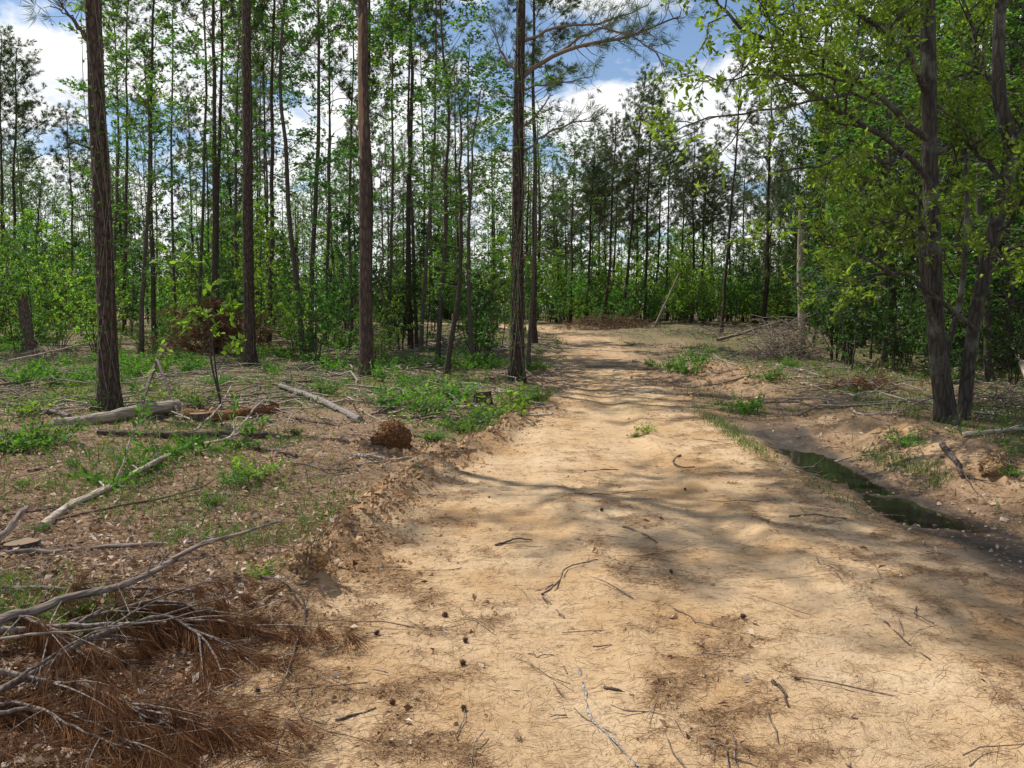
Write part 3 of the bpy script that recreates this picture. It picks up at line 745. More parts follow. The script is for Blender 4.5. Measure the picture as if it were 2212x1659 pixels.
a2, qB = stem([(2076, 925), (2084, 870), (2096, 760), (2115, 640), (2142, 520), (2172, 400), (2183, 310), (2160, 215), (2158, 60), (2172, -120), (2165, -420)], [44, 36, 33, 33, 35, 35, 38, 34, 30, 24, 12], .15, .5)
build('trunk', a2, [MB['grey']], rt_e)
a3, qC = stem([(2030, 720), (2000, 640), (1990, 560), (1985, 430)], [16, 14, 12, 8], -.1, -.3, 8); build('trunk', a3, [MB['grey']], rt_e)
a4, qD = stem([(2062, 900), (2052, 840), (2046, 760), (2075, 640), (2088, 480), (2085, 320)], [22, 20, 18, 16, 14, 8], .3, .8, 8); build('trunk', a4, [MB['grey']], rt_e)
LIMBS = [  # points px, depth shift start/end, width px start/end, twigs, bare fraction
 ([(2003, 300), (1930, 240), (1844, 184), (1762, 130), (1690, 100), (1620, 70), (1565, 20), (1540, -30)], -.1, -1.4, 14, 4, 40, .25),
 ([(2010, 400), (1956, 330), (1844, 262), (1760, 205), (1690, 165), (1640, 150)], -.2, -1.2, 13, 4, 30, .25),
 ([(1956, 330), (1900, 345), (1836, 326), (1760, 352), (1672, 372)], -.4, -1.2, 9, 3, 8, .3),
 ([(2005, 210), (1960, 120), (1900, 60), (1830, 10), (1780, -60)], .1, -1.5, 16, 5, 44, .2),
 ([(2004, 120), (1930, 40), (1860, -40)], .4, 1.5, 14, 5, 34, .2),
 ([(1900, 225), (1800, 215), (1700, 235), (1600, 250), (1520, 268), (1460, 285)], -1.0, -2.0, 6, 2, 7, .45),
 ([(1844, 184), (1740, 150), (1640, 160), (1570, 172), (1520, 168)], -1, -1.8, 5, 2, 7, .4),
 ([(2104, 712), (2064, 675), (2023, 644), (1975, 612), (1933, 598), (1872, 600), (1830, 615), (1760, 640), (1720, 615)], -.1, -1.0, 11, 2, 9, .45),
 ([(1940, 600), (1870, 560), (1800, 525), (1760, 505), (1730, 485)], -.6, -1.2, 7, 2, 12, .25),
 ([(2013, 450), (1960, 420), (1900, 400), (1850, 400)], .2, 1.5, 10, 4, 30, .15),
 ([(2012, 500), (1970, 470), (1930, 480), (1880, 470)], -.3, -1.2, 8, 3, 26, .15),
 ([(2172, 400), (2100, 330), (2060, 260), (2040, 160)], .4, 1.4, 12, 4, 34, .2),
 ([(2183, 310), (2240, 220), (2300, 100)], .2, 1.0, 14, 5, 34, .15),
 ([(2165, 215), (2110, 120), (2080, 20), (2050, -80)], .5, 1.6, 14, 5, 40, .15),
 ([(2150, 500), (2220, 430), (2300, 380)], 0, -1.0, 10, 4, 30, .15),
 ([(2130, 560), (2190, 560), (2260, 600)], -.2, -1.5, 8, 3, 26, .15),
 ([(2000, 0), (1900, -120), (1800, -160)], 0, -1.2, 14, 5, 44, .15),
 ([(1998, -100), (2060, -220), (2120, -300)], 0, -.6, 14, 5, 40, .15),
 ([(2160, -60), (2240, -160), (2330, -220)], 0, .6, 12, 5, 34, .15),
 ([(2010, 350), (2060, 300), (2100, 200)], .4, 1.6, 9, 4, 30, .15),
 ([(2016, 560), (2050, 520), (2090, 470)], .5, 1.2, 6, 3, 22, .2),
 ([(1762, 130), (1700, 60), (1640, 10)], -1.4, -2.2, 6, 2, 28, .1),
]
lb, cr = Acc(), Acc(); P, D = [], []
for (pp, d0, d1, w0, w1, tw_, bare) in LIMBS:
    q = wob(bezier(rp(pp, d0, d1), 18), .10); r = np.linspace(w0, w1, 18) / F * RY / 2
    tube(lb, q, r, 7, 0, .05)
    Tn = nrm(np.gradient(q, axis=0)); ln = np.linalg.norm(np.diff(q, axis=0), axis=1).sum()
    for j in range(max(3, tw_ // 3)):   # side branches carrying twigs
        u = bare + (1 - bare) * (j + R.random()) / max(3, tw_ // 3); k = u * 17; i = min(int(k), 16); p = q[i] + (q[i + 1] - q[i]) * (k - i)
        d = nrm(Tn[i] * .55 + R.normal(size=3) * .6 + [.05, .1, .12]); l = R.uniform(.35, 1.05)
        s = np.linspace(0, 1, 6)[:, None]; b = wob(p + d * l * s + [0, 0, -.14 * l] * s ** 2, .1 * l)
        tube(lb, b, r[i] * .45 * (1 - .7 * s[:, 0]) + .003, 4, 0, cap=False)
        twiggy(cr, b, .007, 9, .42, .075, 13, P, D, 1)
    twiggy(cr, q, .008, int(tw_ * .7), .45, .075, 12, P, D, 1, t0=bare)
P = np.concatenate(P); D = np.concatenate(D)
leaves(cr, P, D,   .074 * R.lognormal(0, .32, len(P)), .038 * R.uniform(.6, 1.35, len(P)), 0, up=.5)
build('limbs', lb, [MB['grey']], rt_e); build('crown', cr, [ML['bright'], MB['twig']], rt_e)

# ------------------------------------------------------------------ logs, sticks, stumps
def gpts(l, r=0.0, lift=None):
    o = []
    for i, (x, y) in enumerate(l):
        g = G(x, y); z = h1(g[0], g[1]) + r + (lift[i] if lift else 0); g[2] = z; o.append(g)
    return np.array(o)
def stick(name, label, cat, l, w, m='twig', lift=None, n=None, k=7, side=0, rough=.08, taper=.5, group=None, kink=.02, sl=.5, leafy=0):
    g0 = G(*l[0]); dpt = g0[1]; g1 = G(*l[-1])
    r0 = w / F * dpt / 2
    q = gpts(l, r0 * .8, lift); o = q[0].copy(); q = q - o
    n = n or max(8, 5 * len(l)); q = wob(bezier(q, n), kink)
    s = np.linspace(0, 1, n); a = Acc(); rr = r0 * (1 - (1 - taper) * s)
    tube(a, q, rr, k, 0, rough)
    Tn = nrm(np.gradient(q, axis=0)); LP, LD = [], []
    for j in range(side):
        u = R.uniform(.25, .95); i = min(int(u * (n - 1)), n - 2); d = nrm(Tn[i] * .8 + R.normal(size=3) * .5 + [0, 0, .1]); L_ = sl * R.uniform(.3, 1.1)
        b = q[i] + d * L_ * np.linspace(0, 1, 5)[:, None]; b[:, 2] = np.maximum(b[:, 2], q[i, 2] - .02)
        b = wob(b, .08 * L_)
        tube(a, b, max(.0015, rr[i] * .45) * (1 - .75 * np.linspace(0, 1, 5)), 4, 0, cap=False)
        if leafy: leaf_cluster(LP, LD, b, leafy, .08)
    rot = Vector((0, 0, 1)).rotation_difference(Vector(q[-1] - q[0]))
    RM = np.array(rot.to_matrix()); a.V = [(v @ RM).astype(np.float32) for v in a.V]
    if leafy:
        LP = [v @ RM for v in LP]; LD = [v @ RM for v in LD]
        e = thing(name, label, cat, o, group); e.rotation_mode = 'QUATERNION'; e.rotation_quaternion = rot; build('stem', a, [MB[m]], e)
        LP = np.concatenate(LP); f = Acc(); leaves(f, LP, np.concatenate(LD), .085 * R.uniform(.6, 1.2, len(LP)), .03, 0); build('foliage', f, [ML['weed']], e); return e
    ob = build(name, a, [MB[m]]); ob.location = o; ob.rotation_mode = 'QUATERNION'; ob.rotation_quaternion = rot
    return tag(ob, label, cat, group)

LG = 'logs lying on the cleared ground'; ST = 'broken branches on the left ground'; RS = 'sticks on the dirt road'
stick('fallen_log', 'pale peeled log with broken dark end lying before the thick left pine', 'log', [(385, 894), (300, 903), (215, 917), (115, 926)], 27, 'dead', [.05, .03, 0, 0], taper=.75, k=14, group=LG, rough=.06)
stick('fallen_log', 'long dark barked log lying just in front of the pale peeled log', 'log', [(215, 940), (320, 944), (450, 945), (578, 946)], 17, 'darklog', taper=.7, k=12, group=LG, rough=.1)
stick('fallen_log', 'pale flaky barked log pointing at the road beside the upturned root ball', 'log', [(778, 914), (720, 884), (660, 858), (605, 838)], 16, 'pale', taper=.8, k=12, group=LG)
stick('fallen_log', 'rotten split log with rusty brown core right of the pale peeled log', 'log', [(600, 892), (540, 900), (470, 908), (400, 905)], 24, 'rotten', taper=.9, k=10, rough=.22, group=LG)
stick('fallen_log', 'dark thin log running down behind the leafy cut branch', 'log', [(480, 950), (560, 972), (640, 990)], 12, 'darklog', taper=.6, k=9, group=LG)
stick('fallen_log', 'short grey log half hidden by weeds at far left', 'log', [(40, 893), (110, 896), (150, 905)], 14, 'deadgrey', taper=.8, k=9, group=LG)
stick('fallen_log', 'thin whitish log lying behind the broken stump at far left', 'log', [(0, 742), (50, 744), (140, 748), (330, 744)], 6, 'pale', k=8, group=LG)
for i, (l, w, m_, t) in enumerate([([(905, 742), (960, 736), (1012, 735)], 7, 'pale', 'pale log highest in the slash heap behind the reddish pine'), ([(940, 752), (1000, 758), (1040, 772)], 8, 'dead', 'tilted tan log in the slash heap left of the vine covered pine'),
    ([(1040, 768), (1085, 758), (1110, 760)], 8, 'dead', 'short tan log touching the vine covered pine'), ([(815, 790), (900, 792), (960, 787)], 7, 'darklog', 'dark low log behind the foot of the reddish pine'),
    ([(690, 762), (760, 756), (820, 752)], 5, 'pale', 'thin whitish log between the two central pine trunks'), ([(380, 808), (480, 806), (600, 806)], 6, 'deadgrey', 'long thin grey log on the ground in front of the red dead pine top'),
    ([(230, 855), (300, 848), (380, 846)], 7, 'deadgrey', 'grey log immediately right of the thick left pine')]):
    stick('fallen_log', t, 'log', l, w, m_, group=LG, k=8)
stick('cut_branch', 'long pale crooked branch lying diagonally with fresh green leaves on its tip', 'branch', [(92, 1146), (150, 1102), (230, 1062), (330, 1020), (385, 995), (430, 980), (500, 968), (560, 940)], 21, 'dead', [0, 0, 0, .03, .05, .06, .08, .14], taper=.25, k=10, side=20, sl=.75, leafy=34, group=ST)
stick('cut_branch', 'smooth grey brown pole lying right of the cut stump', 'branch', [(20, 1202), (120, 1198), (250, 1190), (415, 1178)], 11, 'deadgrey', taper=1.0, k=9, group=ST)
stick('cut_branch', 'short thick stick lying against the cut stump at the frame edge', 'branch', [(-20, 1196), (30, 1172), (62, 1155)], 17, 'deadgrey', [.02, .1, .16], taper=.7, k=9, group=ST)
stick('cut_branch', 'knobbly horizontal stick crossing from the frame edge above the forked branch', 'branch', [(-30, 1270), (100, 1275), (250, 1283), (400, 1284), (510, 1300)], 12, 'deadgrey', taper=.35, k=8, side=4, group=ST)
stick('cut_branch', 'thick dark forked branch slanting up from the lower left corner', 'branch', [(-60, 1438), (60, 1395), (190, 1350), (310, 1318), (420, 1265), (530, 1220), (612, 1203)], 27, 'deadgrey', [.12, .12, .12, .13, .16, .17, .2], taper=.25, k=10, side=6, sl=.4, group=ST)
stick('cut_branch', 'thin dry twig arching to the clump of grass by the road edge', 'branch', [(420, 1290), (520, 1298), (640, 1262), (690, 1258)], 6, 'twig', k=6, side=3, sl=.2, group=ST)
stick('cut_branch', 'thin curved twig just above the grey brown pole', 'branch', [(0, 1118), (90, 1106), (160, 1098)], 5, 'twig', k=6, side=2, group=ST)
stick('cut_branch', 'slim stick lying along the lower side of the pale crooked branch', 'branch', [(70, 1140), (240, 1108), (400, 1075), (470, 1052)], 8, 'twig', [0, .02, .04, .06], taper=.3, k=7, side=4, group=ST)
stick('cut_branch', 'thin forked grey branch standing out right of the dark barked log', 'branch', [(500, 968), (545, 930), (575, 905), (612, 898)], 7, 'dead', [.1, .2, .28, .3], taper=.4, side=5, sl=.5, group=ST)
stick('cut_branch', 'long bare twig lying from the crooked branch toward the road', 'branch', [(560, 985), (640, 1005), (720, 1020), (760, 1015)], 5, 'twig', side=3, group=ST)
stick('cut_branch', 'pale split stick lying in front of the upturned root ball', 'branch', [(765, 990), (800, 992), (830, 996)], 9, 'pale', taper=.7, group=ST)
stick('cut_branch', 'thin grey branch lying left of the upturned root ball', 'branch', [(770, 1008), (840, 998), (890, 990)], 6, 'dead', group=ST)
stick('cut_branch', 'bent brown sapling stem leaning like a hoop beside the thick pine', 'branch', [(300, 905), (340, 870), (352, 880), (388, 905)], 9, 'darklog', [0, .6, .52, 0], taper=.8, group=ST)
stick('cut_branch', 'brown twig heap branch above the shallow orange scrape', 'branch', [(240, 1062), (290, 1040), (330, 1018)], 5, 'twig', side=2, group=ST)
stick('cut_branch', 'dry twig with a side fork in the middle of the left ground', 'branch', [(140, 1150), (230, 1095), (300, 1062)], 4, 'twig', side=2, group=ST)
stick('cut_branch', 'long thin dark twig slanting across the straw near the dead pine boughs', 'branch', [(-10, 1500), (150, 1470), (320, 1440), (465, 1400)], 7, 'deadgrey', [.2, .2, .2, .18], taper=.4, side=3, sl=.3, group=ST)
# dry weed root at road edge
stick('dry_twig', 'forked dry root twig hanging over the road edge beyond the pine boughs', 'twig', [(560, 1265), (640, 1300), (655, 1340), (640, 1390), (602, 1495)], 6, 'twig', [.05, .03, 0, 0, 0], side=4, sl=.3, group=RS)
# sticks on the road
for l, w, m_, sd, t in [
  ([(1252, 1455), (1268, 1500), (1275, 1550), (1320, 1600), (1395, 1680)], 9, 'pale', 2, 'long pale crooked stick nearest the camera on the road'),
  ([(1195, 1475), (1245, 1545), (1320, 1590)], 3, 'twig', 1, 'hair thin twig just left of the long pale crooked stick'),
  ([(1170, 1290), (1205, 1260), (1225, 1232), (1292, 1212)], 5, 'twig', 2, 'angular dark twig in the middle of the road'),
  ([(1172, 1292), (1205, 1325), (1240, 1365)], 4, 'twig', 0, 'thin twig continuing below the angular dark twig'),
  ([(725, 1560), (770, 1545), (812, 1532)], 7, 'darklog', 0, 'short brown stick at the lower left part of the road'),
  ([(1668, 1475), (1690, 1500), (1702, 1535)], 10, 'darklog', 0, 'stubby grey brown stick in the right wheel rut'),
  ([(1305, 1490), (1340, 1498), (1368, 1508)], 8, 'darklog', 0, 'tapering brown stick right of the long pale crooked stick'),
  ([(1545, 1605), (1590, 1635), (1640, 1665)], 5, 'twig', 1, 'brown twig at the bottom edge right of centre'),
  ([(1910, 1345), (1960, 1390), (2010, 1430)], 5, 'twig', 2, 'thin dark twig near the right edge of the road'),
  ([(1470, 985), (1452, 1000), (1470, 1012), (1500, 1010)], 4, 'twig', 0, 'looping thin twig on the sunlit road behind the shadow'),
  ([(1265, 795), (1310, 794), (1352, 794)], 8, 'dead', 0, 'straight pale stick lying crosswise on the far road'),
  ([(1365, 782), (1395, 786), (1425, 792)], 6, 'dead', 0, 'pale stick lying slantwise at the far right road edge'),
  ([(1375, 800), (1420, 800), (1445, 798)], 4, 'twig', 1, 'thin dark stick just below the slantwise pale stick'),
  ([(1440, 780), (1475, 779), (1512, 781)], 5, 'dead', 0, 'pale straight stick on the brown soil right of the far road'),
  ([(1705, 1118), (1760, 1116), (1830, 1122)], 5, 'twig', 1, 'dark twig in the big shade patch left of the ditch'),
  ([(1345, 1140), (1390, 1155), (1420, 1175)], 5, 'twig', 2, 'forked twig at the near end of the shaded patch'),
  ([(1070, 1180), (1110, 1172), (1150, 1170)], 5, 'darklog', 0, 'small brown stick left of the angular dark twig'),
  ([(1262, 1020), (1300, 1016), (1335, 1016)], 4, 'darklog', 0, 'flat brown stick in the centre of the sunny road'),
  ([(1240, 1068), (1320, 1070), (1400, 1060)], 3, 'twig', 1, 'long thin twig across the road centre'),
  ([(590, 1640), (612, 1580), (640, 1530)], 4, 'twig', 0, 'thin upright looking twig near the pine boughs at the road edge'),
  ([(1140, 1415), (1170, 1425), (1205, 1415)], 3, 'twig', 0, 'tiny curved twig in the middle of the near road')]:
    stick('dry_stick', t, 'stick', l, w, m_, side=sd, sl=.18, group=RS, k=6, kink=.012)
for l, w, m_, sd, lf, t in [
  ([(-20, 905), (60, 878), (150, 862)], 7, 'dead', 2, None, 'pale branch rising behind the short grey log at far left'), ([(60, 1020), (130, 1000), (215, 985)], 6, 'deadgrey', 2, None, 'grey stick left of the middle of the pale crooked branch'),
  ([(255, 1012), (330, 1000), (395, 1003)], 6, 'dead', 1, None, 'pale short stick under the dark barked log'), ([(420, 935), (470, 905), (500, 870)], 7, 'dead', 3, [0, .12, .25], 'upright forked stick rising from the rotten split log'),
  ([(640, 905), (700, 918), (760, 930)], 6, 'darklog', 2, None, 'dark stick below the pale flaky log'), ([(620, 960), (690, 950), (750, 955)], 5, 'dead', 2, None, 'thin pale stick left of the root ball'),
  ([(890, 1000), (960, 985), (1030, 972)], 5, 'twig', 2, None, 'thin brown stick on the verge right of the root ball'), ([(500, 862), (580, 850), (680, 838)], 7, 'deadgrey', 3, None, 'long grey branch running behind the slim arching sapling'),
  ([(560, 880), (640, 872), (700, 880)], 6, 'dead', 2, None, 'pale stick between the rotten log and the pale flaky log'), ([(880, 830), (960, 826), (1060, 836)], 7, 'dead', 3, None, 'long pale branch arching on the ground left of the vine covered pine'),
  ([(820, 845), (900, 850), (1000, 846)], 5, 'deadgrey', 3, None, 'grey twiggy branch before the reddish peeled pine'), ([(0, 845), (100, 838), (190, 842)], 6, 'deadgrey', 4, [.1, .15, .1], 'grey twiggy branch left of the thick left pine'),
  ([(20, 800), (110, 790), (200, 770)], 5, 'dead', 4, [.2, .3, .4], 'raised pale branch between the broken stump and the thick left pine'), ([(640, 800), (720, 796), (780, 802)], 6, 'pale', 1, None, 'whitish short log left of the foot of the reddish pine'),
  ([(560, 820), (620, 828), (690, 826)], 7, 'darklog', 2, None, 'dark log just right of the foot of the straight bare pine'), ([(0, 960), (40, 985), (110, 990)], 5, 'twig', 2, None, 'brown stick below the bush at the left frame edge'),
  ([(350, 1085), (450, 1070), (560, 1080)], 5, 'twig', 3, None, 'thin stick on litter right of the pale crooked branch'), ([(30, 1235), (140, 1228), (250, 1240)], 5, 'twig', 2, None, 'thin stick between the smooth pole and the knobbly stick'),
  ([(0, 1320), (120, 1305), (260, 1312)], 6, 'deadgrey', 3, None, 'grey stick crossing behind the thick forked branch at left')]:
    stick('cut_branch', t, 'branch', l, w, m_, lf, side=sd, sl=.45, group=ST)
# right side
RG = 'branches on the ground right of the ditch'
for l, w, m_, sd, lf, t in [
  ([(2080, 945), (2130, 938), (2212, 930), (2280, 926)], 13, 'dead', 2, None, 'smooth pale branch lying at the right edge in front of the twin stemmed hardwood'),
  ([(2035, 965), (2065, 1010), (2078, 1035)], 14, 'darklog', 2, None, 'dark rotten stub pointing at the camera below the twin stemmed hardwood'),
  ([(1800, 1000), (1860, 985), (1950, 978)], 5, 'dead', 2, None, 'thin bent branch on the sandy bank above the puddle'),
  ([(1780, 870), (1850, 880), (1930, 886)], 6, 'dead', 3, None, 'pale straight stick among reddish brush on the right'),
  ([(1840, 885), (1850, 898), (1900, 897), (1960, 892)], 6, 'dead', 4, None, 'crooked pale branch below the reddish brush on the right'),
  ([(1676, 790), (1720, 800), (1765, 812)], 6, 'dead', 1, None, 'pale log lying on green ground beside the dead brush heap'),
  ([(1790, 795), (1830, 798), (1845, 797)], 5, 'pale', 0, None, 'whitish stick end in the shade right of the dead brush heap'),
  ([(1870, 805), (1900, 785), (1922, 778)], 5, 'dead', 1, [0, .15, .3], 'pale propped stick in front of the dark undergrowth'),
  ([(2150, 740), (2175, 790), (2212, 850), (2240, 890)], 9, 'dead', 0, [1.1, .7, .3, 0], 'white broken limb propped slantwise at the right edge'),
  ([(2110, 905), (2160, 880), (2212, 868)], 7, 'deadgrey', 4, [0, .05, .1], 'grey branchy slash behind the twin stemmed hardwood'),
  ([(1620, 815), (1560, 830), (1500, 838)], 5, 'twig', 4, None, 'long dark branch lying over churned soil right of the road'),
  ([(1690, 1000), (1725, 1012), (1790, 1008)], 4, 'dead', 1, None, 'pale twig lying on the mud at the head of the puddle'),
  ([(1550, 738), (1620, 725), (1690, 710)], 8, 'dead', 3, [0, .15, .35], 'long tilted pole resting on slash before the right wood')]:
    stick('fallen_branch', t, 'branch', l, w, m_, lf, side=sd, group=RG)

# leaning pole far away
Bp = base_at(1414, 44); Tp = PX(1467, 590, 44); a = Acc(); q = wob((Tp - Bp) * np.linspace(-.03, 1, 8)[:, None], .05); tube(a, q, np.linspace(.075, .045, 8), 8, 0, .05)
o = build('leaning_pole', a, [MB['dead']]); o.location = Bp; tag(o, 'bare pale trunk leaning to the right out of the brush pile', 'dead trunk')
# broken peeled snag in the right wood
Bp = base_at(1733, 30); Tp = PX(1731, 455, 30); a = Acc(); q = wob((Tp - Bp) * np.linspace(0, 1, 10)[:, None], .05); tube(a, q, np.linspace(.13, .11, 10), 10, 0, .08)
o = build('broken_tree', a, [MB['dead']]); o.location = Bp; tag(o, 'broken tan trunk without a crown right of the far pines', 'dead trunk')

# broken stump far left
Bs = base_at(60, 23.5); depth = 23.5
e = thing('broken_stump', 'tall broken stump with rusty splintered top at far left', 'stump', Bs)
hs = PX(60, 645, 23.5)[2] - Bs[2]; a = Acc(); z = np.linspace(-.1, hs, 12)
tube(a, wob(np.stack([-.03 * z, 0 * z, z], -1), .06), np.interp(z, [0, .3, .8, hs], [.26, .18, .15, .13]), 14, 0, .12); build('trunk', a, [MB['darklog']], e)
a = Acc()
for j in range(40):
    an, rr = R.uniform(0, 6.28), .11 * math.sqrt(R.random()); p = np.array([math.cos(an) * rr - .03 * hs, math.sin(an) * rr, hs - .3])
    tube(a, np.array([p, p + [R.normal() * .02, R.normal() * .02, R.uniform(.25, .45)]]), [.03, .012], 4, 0, .2)
build('splinters', a, [MB['rotten']], e)
va = Acc(); LP = np.stack([R.normal(size=60) * .16 - .05, -.17 - R.random(60) * .1, R.uniform(.1, hs * .6, 60)], -1); leaves(va, LP, R.normal(size=(60, 3)), .09, .06, 0); build('vine', va, [ML['gum']], e)

def stump(px, py, wpx, hh, label, roots=0):
    B = G(px, py); B[2] = h1(B[0], B[1]); r = wpx / F * B[1] / 2
    e = thing('cut_stump', label, 'stump', B, 'sawn stumps'); a = Acc(); n = 18; th = np.linspace(0, 2 * math.pi, n, endpoint=False)
    lob = 1 + .10 * np.sin(th * 3 + 1) + .06 * np.sin(th * 5); rows = [(-.06, 1.35), (.02, 1.18), (hh * .5, 1.04), (hh, 1.0)]
    v = np.array([[math.cos(t) * r * l * s, math.sin(t) * r * l * s, z] for z, s in rows for t, l in zip(th, lob)])
    q = [[i * n + j, i * n + (j + 1) % n, (i + 1) * n + (j + 1) % n, (i + 1) * n + j] for i in range(3) for j in range(n)]
    a.add(v, q); build('bark', a, [MB['darklog']], e)
    c = Acc(); ring = v[-n:] * [.985, .985, 1] + [0, 0, .003]; inner = ring * [.5, .5, 1] + [0, 0, .004]; ctr = np.array([[0, 0, hh + .006]])
    c.add(np.vstack([ring, inner]), [[j, (j + 1) % n, n + (j + 1) % n, n + j] for j in range(n)])
    c.add(np.vstack([inner, ctr]), [[j, j + 1, (j + 2) % n, n] for j in range(0, n, 2)])
    build('cut_face', c, [M_CUT], e)
stump(46, 1188, 66, .05, 'wide sawn stump with pale face beside the pale crooked branch')
stump(1042, 872, 36, .20, 'small sawn stump among weeds left of the road')
stump(430, 912, 40, .12, 'crumbling orange stump between the two broken logs')

# upturned root ball, soil lumps
def lump(name, label, cat, px, py, wpx, hpx, seed, mats, hair=0, group=None, hm=None):
    B = G(px, py); B[2] = h1(B[0], B[1]) - .03; r = wpx / F * B[1] / 2; hh = hpx / F * B[1] + .03
    a = Acc(); nu, nv = 28, 16; vs = []
    for i in range(nv + 1):
        for j in range(nu):
            t, p = j * 2 * math.pi / nu, -.25 + (math.pi / 2 + .25) * i / nv
            k = 1 + 1.1 * float(fbm(2 + math.cos(t) * 1.5 + p * 1.3, seed + math.sin(t) * 1.5 + p, 7, 2)) + .45 * float(fbm(5 + math.cos(t) * 6 + p * 5, seed + math.sin(t) * 6 + p * 5, 7, 3))
            vs.append([math.cos(t) * math.cos(p) * r * k, math.sin(t) * math.cos(p) * r * k, (math.copysign(abs(math.sin(p)) ** .75, p)) * hh * (.85 + .5 * (k - 1))])
    a.add(vs, [[i * nu + j, i * nu + (j + 1) % nu, (i + 1) * nu + (j + 1) % nu, (i + 1) * nu + j] for i in range(nv) for j in range(nu)])
    if hair:
        vv = np.array(vs)[R.integers(0, len(vs), hair)]; d = nrm(vv + R.normal(size=vv.shape) * r * .8)
        blades(a, vv, d, R.uniform(.05, .2, hair) * r * 2.2, .005, 1)
        for j in range(16):
            p = vs[R.integers(nu * 4, nu * 12)]; s = np.linspace(0, 1, 6)[:, None]; dd = nrm(np.array(p) + R.normal(size=3) * r * .5)
            tube(a, wob(np.array(p) * .8 + dd * r * R.uniform(.5, 1.3) * s + [0, 0, -.35 * r] * s ** 2, .06), R.uniform(.006, .028) * (1.1 - s[:, 0]) * r / .25, 5, 2)
    ob = build(name, a, mats); ob.location = B; return tag(ob, label, cat, group)
M_EARTH = bark_mat('root_soil', (.13, .055, .022), (.38, .19, .08), 12, 1, 1.0)
M_EARTH2 = bark_mat('clay_soil', (.24, .14, .06), (.46, .30, .16), 14, 1, 1.0)
lump('root_ball', 'upturned rusty brown root ball beside the pale flaky log', 'root ball', 848, 960, 66, 50, 3.1, [M_EARTH, M_BROWN, MB['rotten']], 160)
SLG = 'lumps of clay beside the road'
lump('soil_lump', 'hairy orange clay lump on the left road edge above the grass clump', 'soil lump', 668, 1225, 62, 46, 8.3, [M_EARTH2, M_STRAW, MB['twig']], 60, SLG)
lump('soil_lump', 'pale pink clay lump at the right edge of the bank', 'soil lump', 2160, 1010, 60, 26, 6.6, [M_EARTH2, M_STRAW, MB['twig']], 60, SLG)

# brush piles
def brush(name, label, B, ex, hh, n, ml, m='twig', needles=0, cl=(.5, 1.6), thick=.012, droop=0, nm=None):
    e = thing(name, label, 'brush pile', B); a = Acc(); ND, NP = [], []
    for j in range(n):
        u = R.normal(size=2) * .42; x, y = u[0] * ex[0], u[1] * ex[1]; z = hh * max(0, 1 - (u ** 2).sum()) * R.uniform(.05, 1)
        l = R.uniform(*cl); d = rdir(R.uniform(0, 6.28), R.uniform(-.35, .55)); s = np.linspace(-.5, .5, 6)[:, None]
        q = np.array([x, y, z + .03]) + d * l * s + np.array([0, 0, -droop]) * (s + .5) ** 2 * l
        zz = np.array([h1(B[0] + a_[0], B[1] + a_[1]) - B[2] for a_ in q]); q[:, 2] = np.maximum(q[:, 2], zz + .01)
        q = wob(q, .10 * l); tube(a, q, thick * R.uniform(.3, 1.2) * (1.1 - .8 * (s[:, 0] + .5)), 4, 0, cap=False)
        for _ in range(needles): 
            t = R.random(); k = t * 5; i = min(int(k), 4); NP.append(q[i] + (q[i + 1] - q[i]) * (k - i)); ND.append(d * .5 + R.normal(size=3) * .5 + [0, 0, -.5])
    tag(build('tangle', a, [MB[m]], e), kind='stuff')
    if needles: f = Acc(); tufts(f, np.array(NP), np.array(ND), .2, .012, 9, .6); build('foliage', f, [nm or M_BROWN], e)
    return e
brush('brush_pile', 'long low brown brush pile across the end of the road', base_at(1315, 43), (3.3, .9), .75, 210, 0, needles=3, nm=M_BROWN)
brush('brush_pile', 'grey brown dome of dead vines and branches before the right wood', base_at(1700, 24), (1.5, 1.0), 1.45, 330, 0, 'deadgrey', cl=(.6, 2.0), droop=.5, thick=.012)
brush('brush_pile', 'red brown dead pine top lying behind the arching sapling', base_at(465, 26), (2.4, 1.0), 1.7, 170, 0, needles=9, cl=(.6, 1.7))
brush('brush_pile', 'low grey slash heap at the foot of the right far pines', base_at(1540, 36), (2.8, .7), .45, 110, 0, 'deadgrey', thick=.014)
brush('brush_pile', 'grey branch slash beside the foot of the twin stemmed hardwood', base_at(2150, 12.2), (1.2, .5), .3, 70, 0, 'deadgrey')
brush('brush_pile', 'low slash heap of twigs behind the foot of the reddish pine', base_at(870, 23), (1.6, .6), .4, 70, 0, 'deadgrey')
brush('brush_pile', 'tangle of dead twigs around the broken stump at far left', base_at(90, 21.5), (1.6, .8), .4, 90, 0, 'deadgrey')
brush('brush_pile', 'reddish dead brush patch on the ground left of the twin stemmed hardwood', base_at(1860, 15.2), (1.0, .5), .22, 50, 0, 'twig', needles=2)
brush('brush_pile', 'dark log slash heap left of the vine covered pine', base_at(1000, 27), (2.0, .7), .5, 80, 0, 'dead', thick=.03)

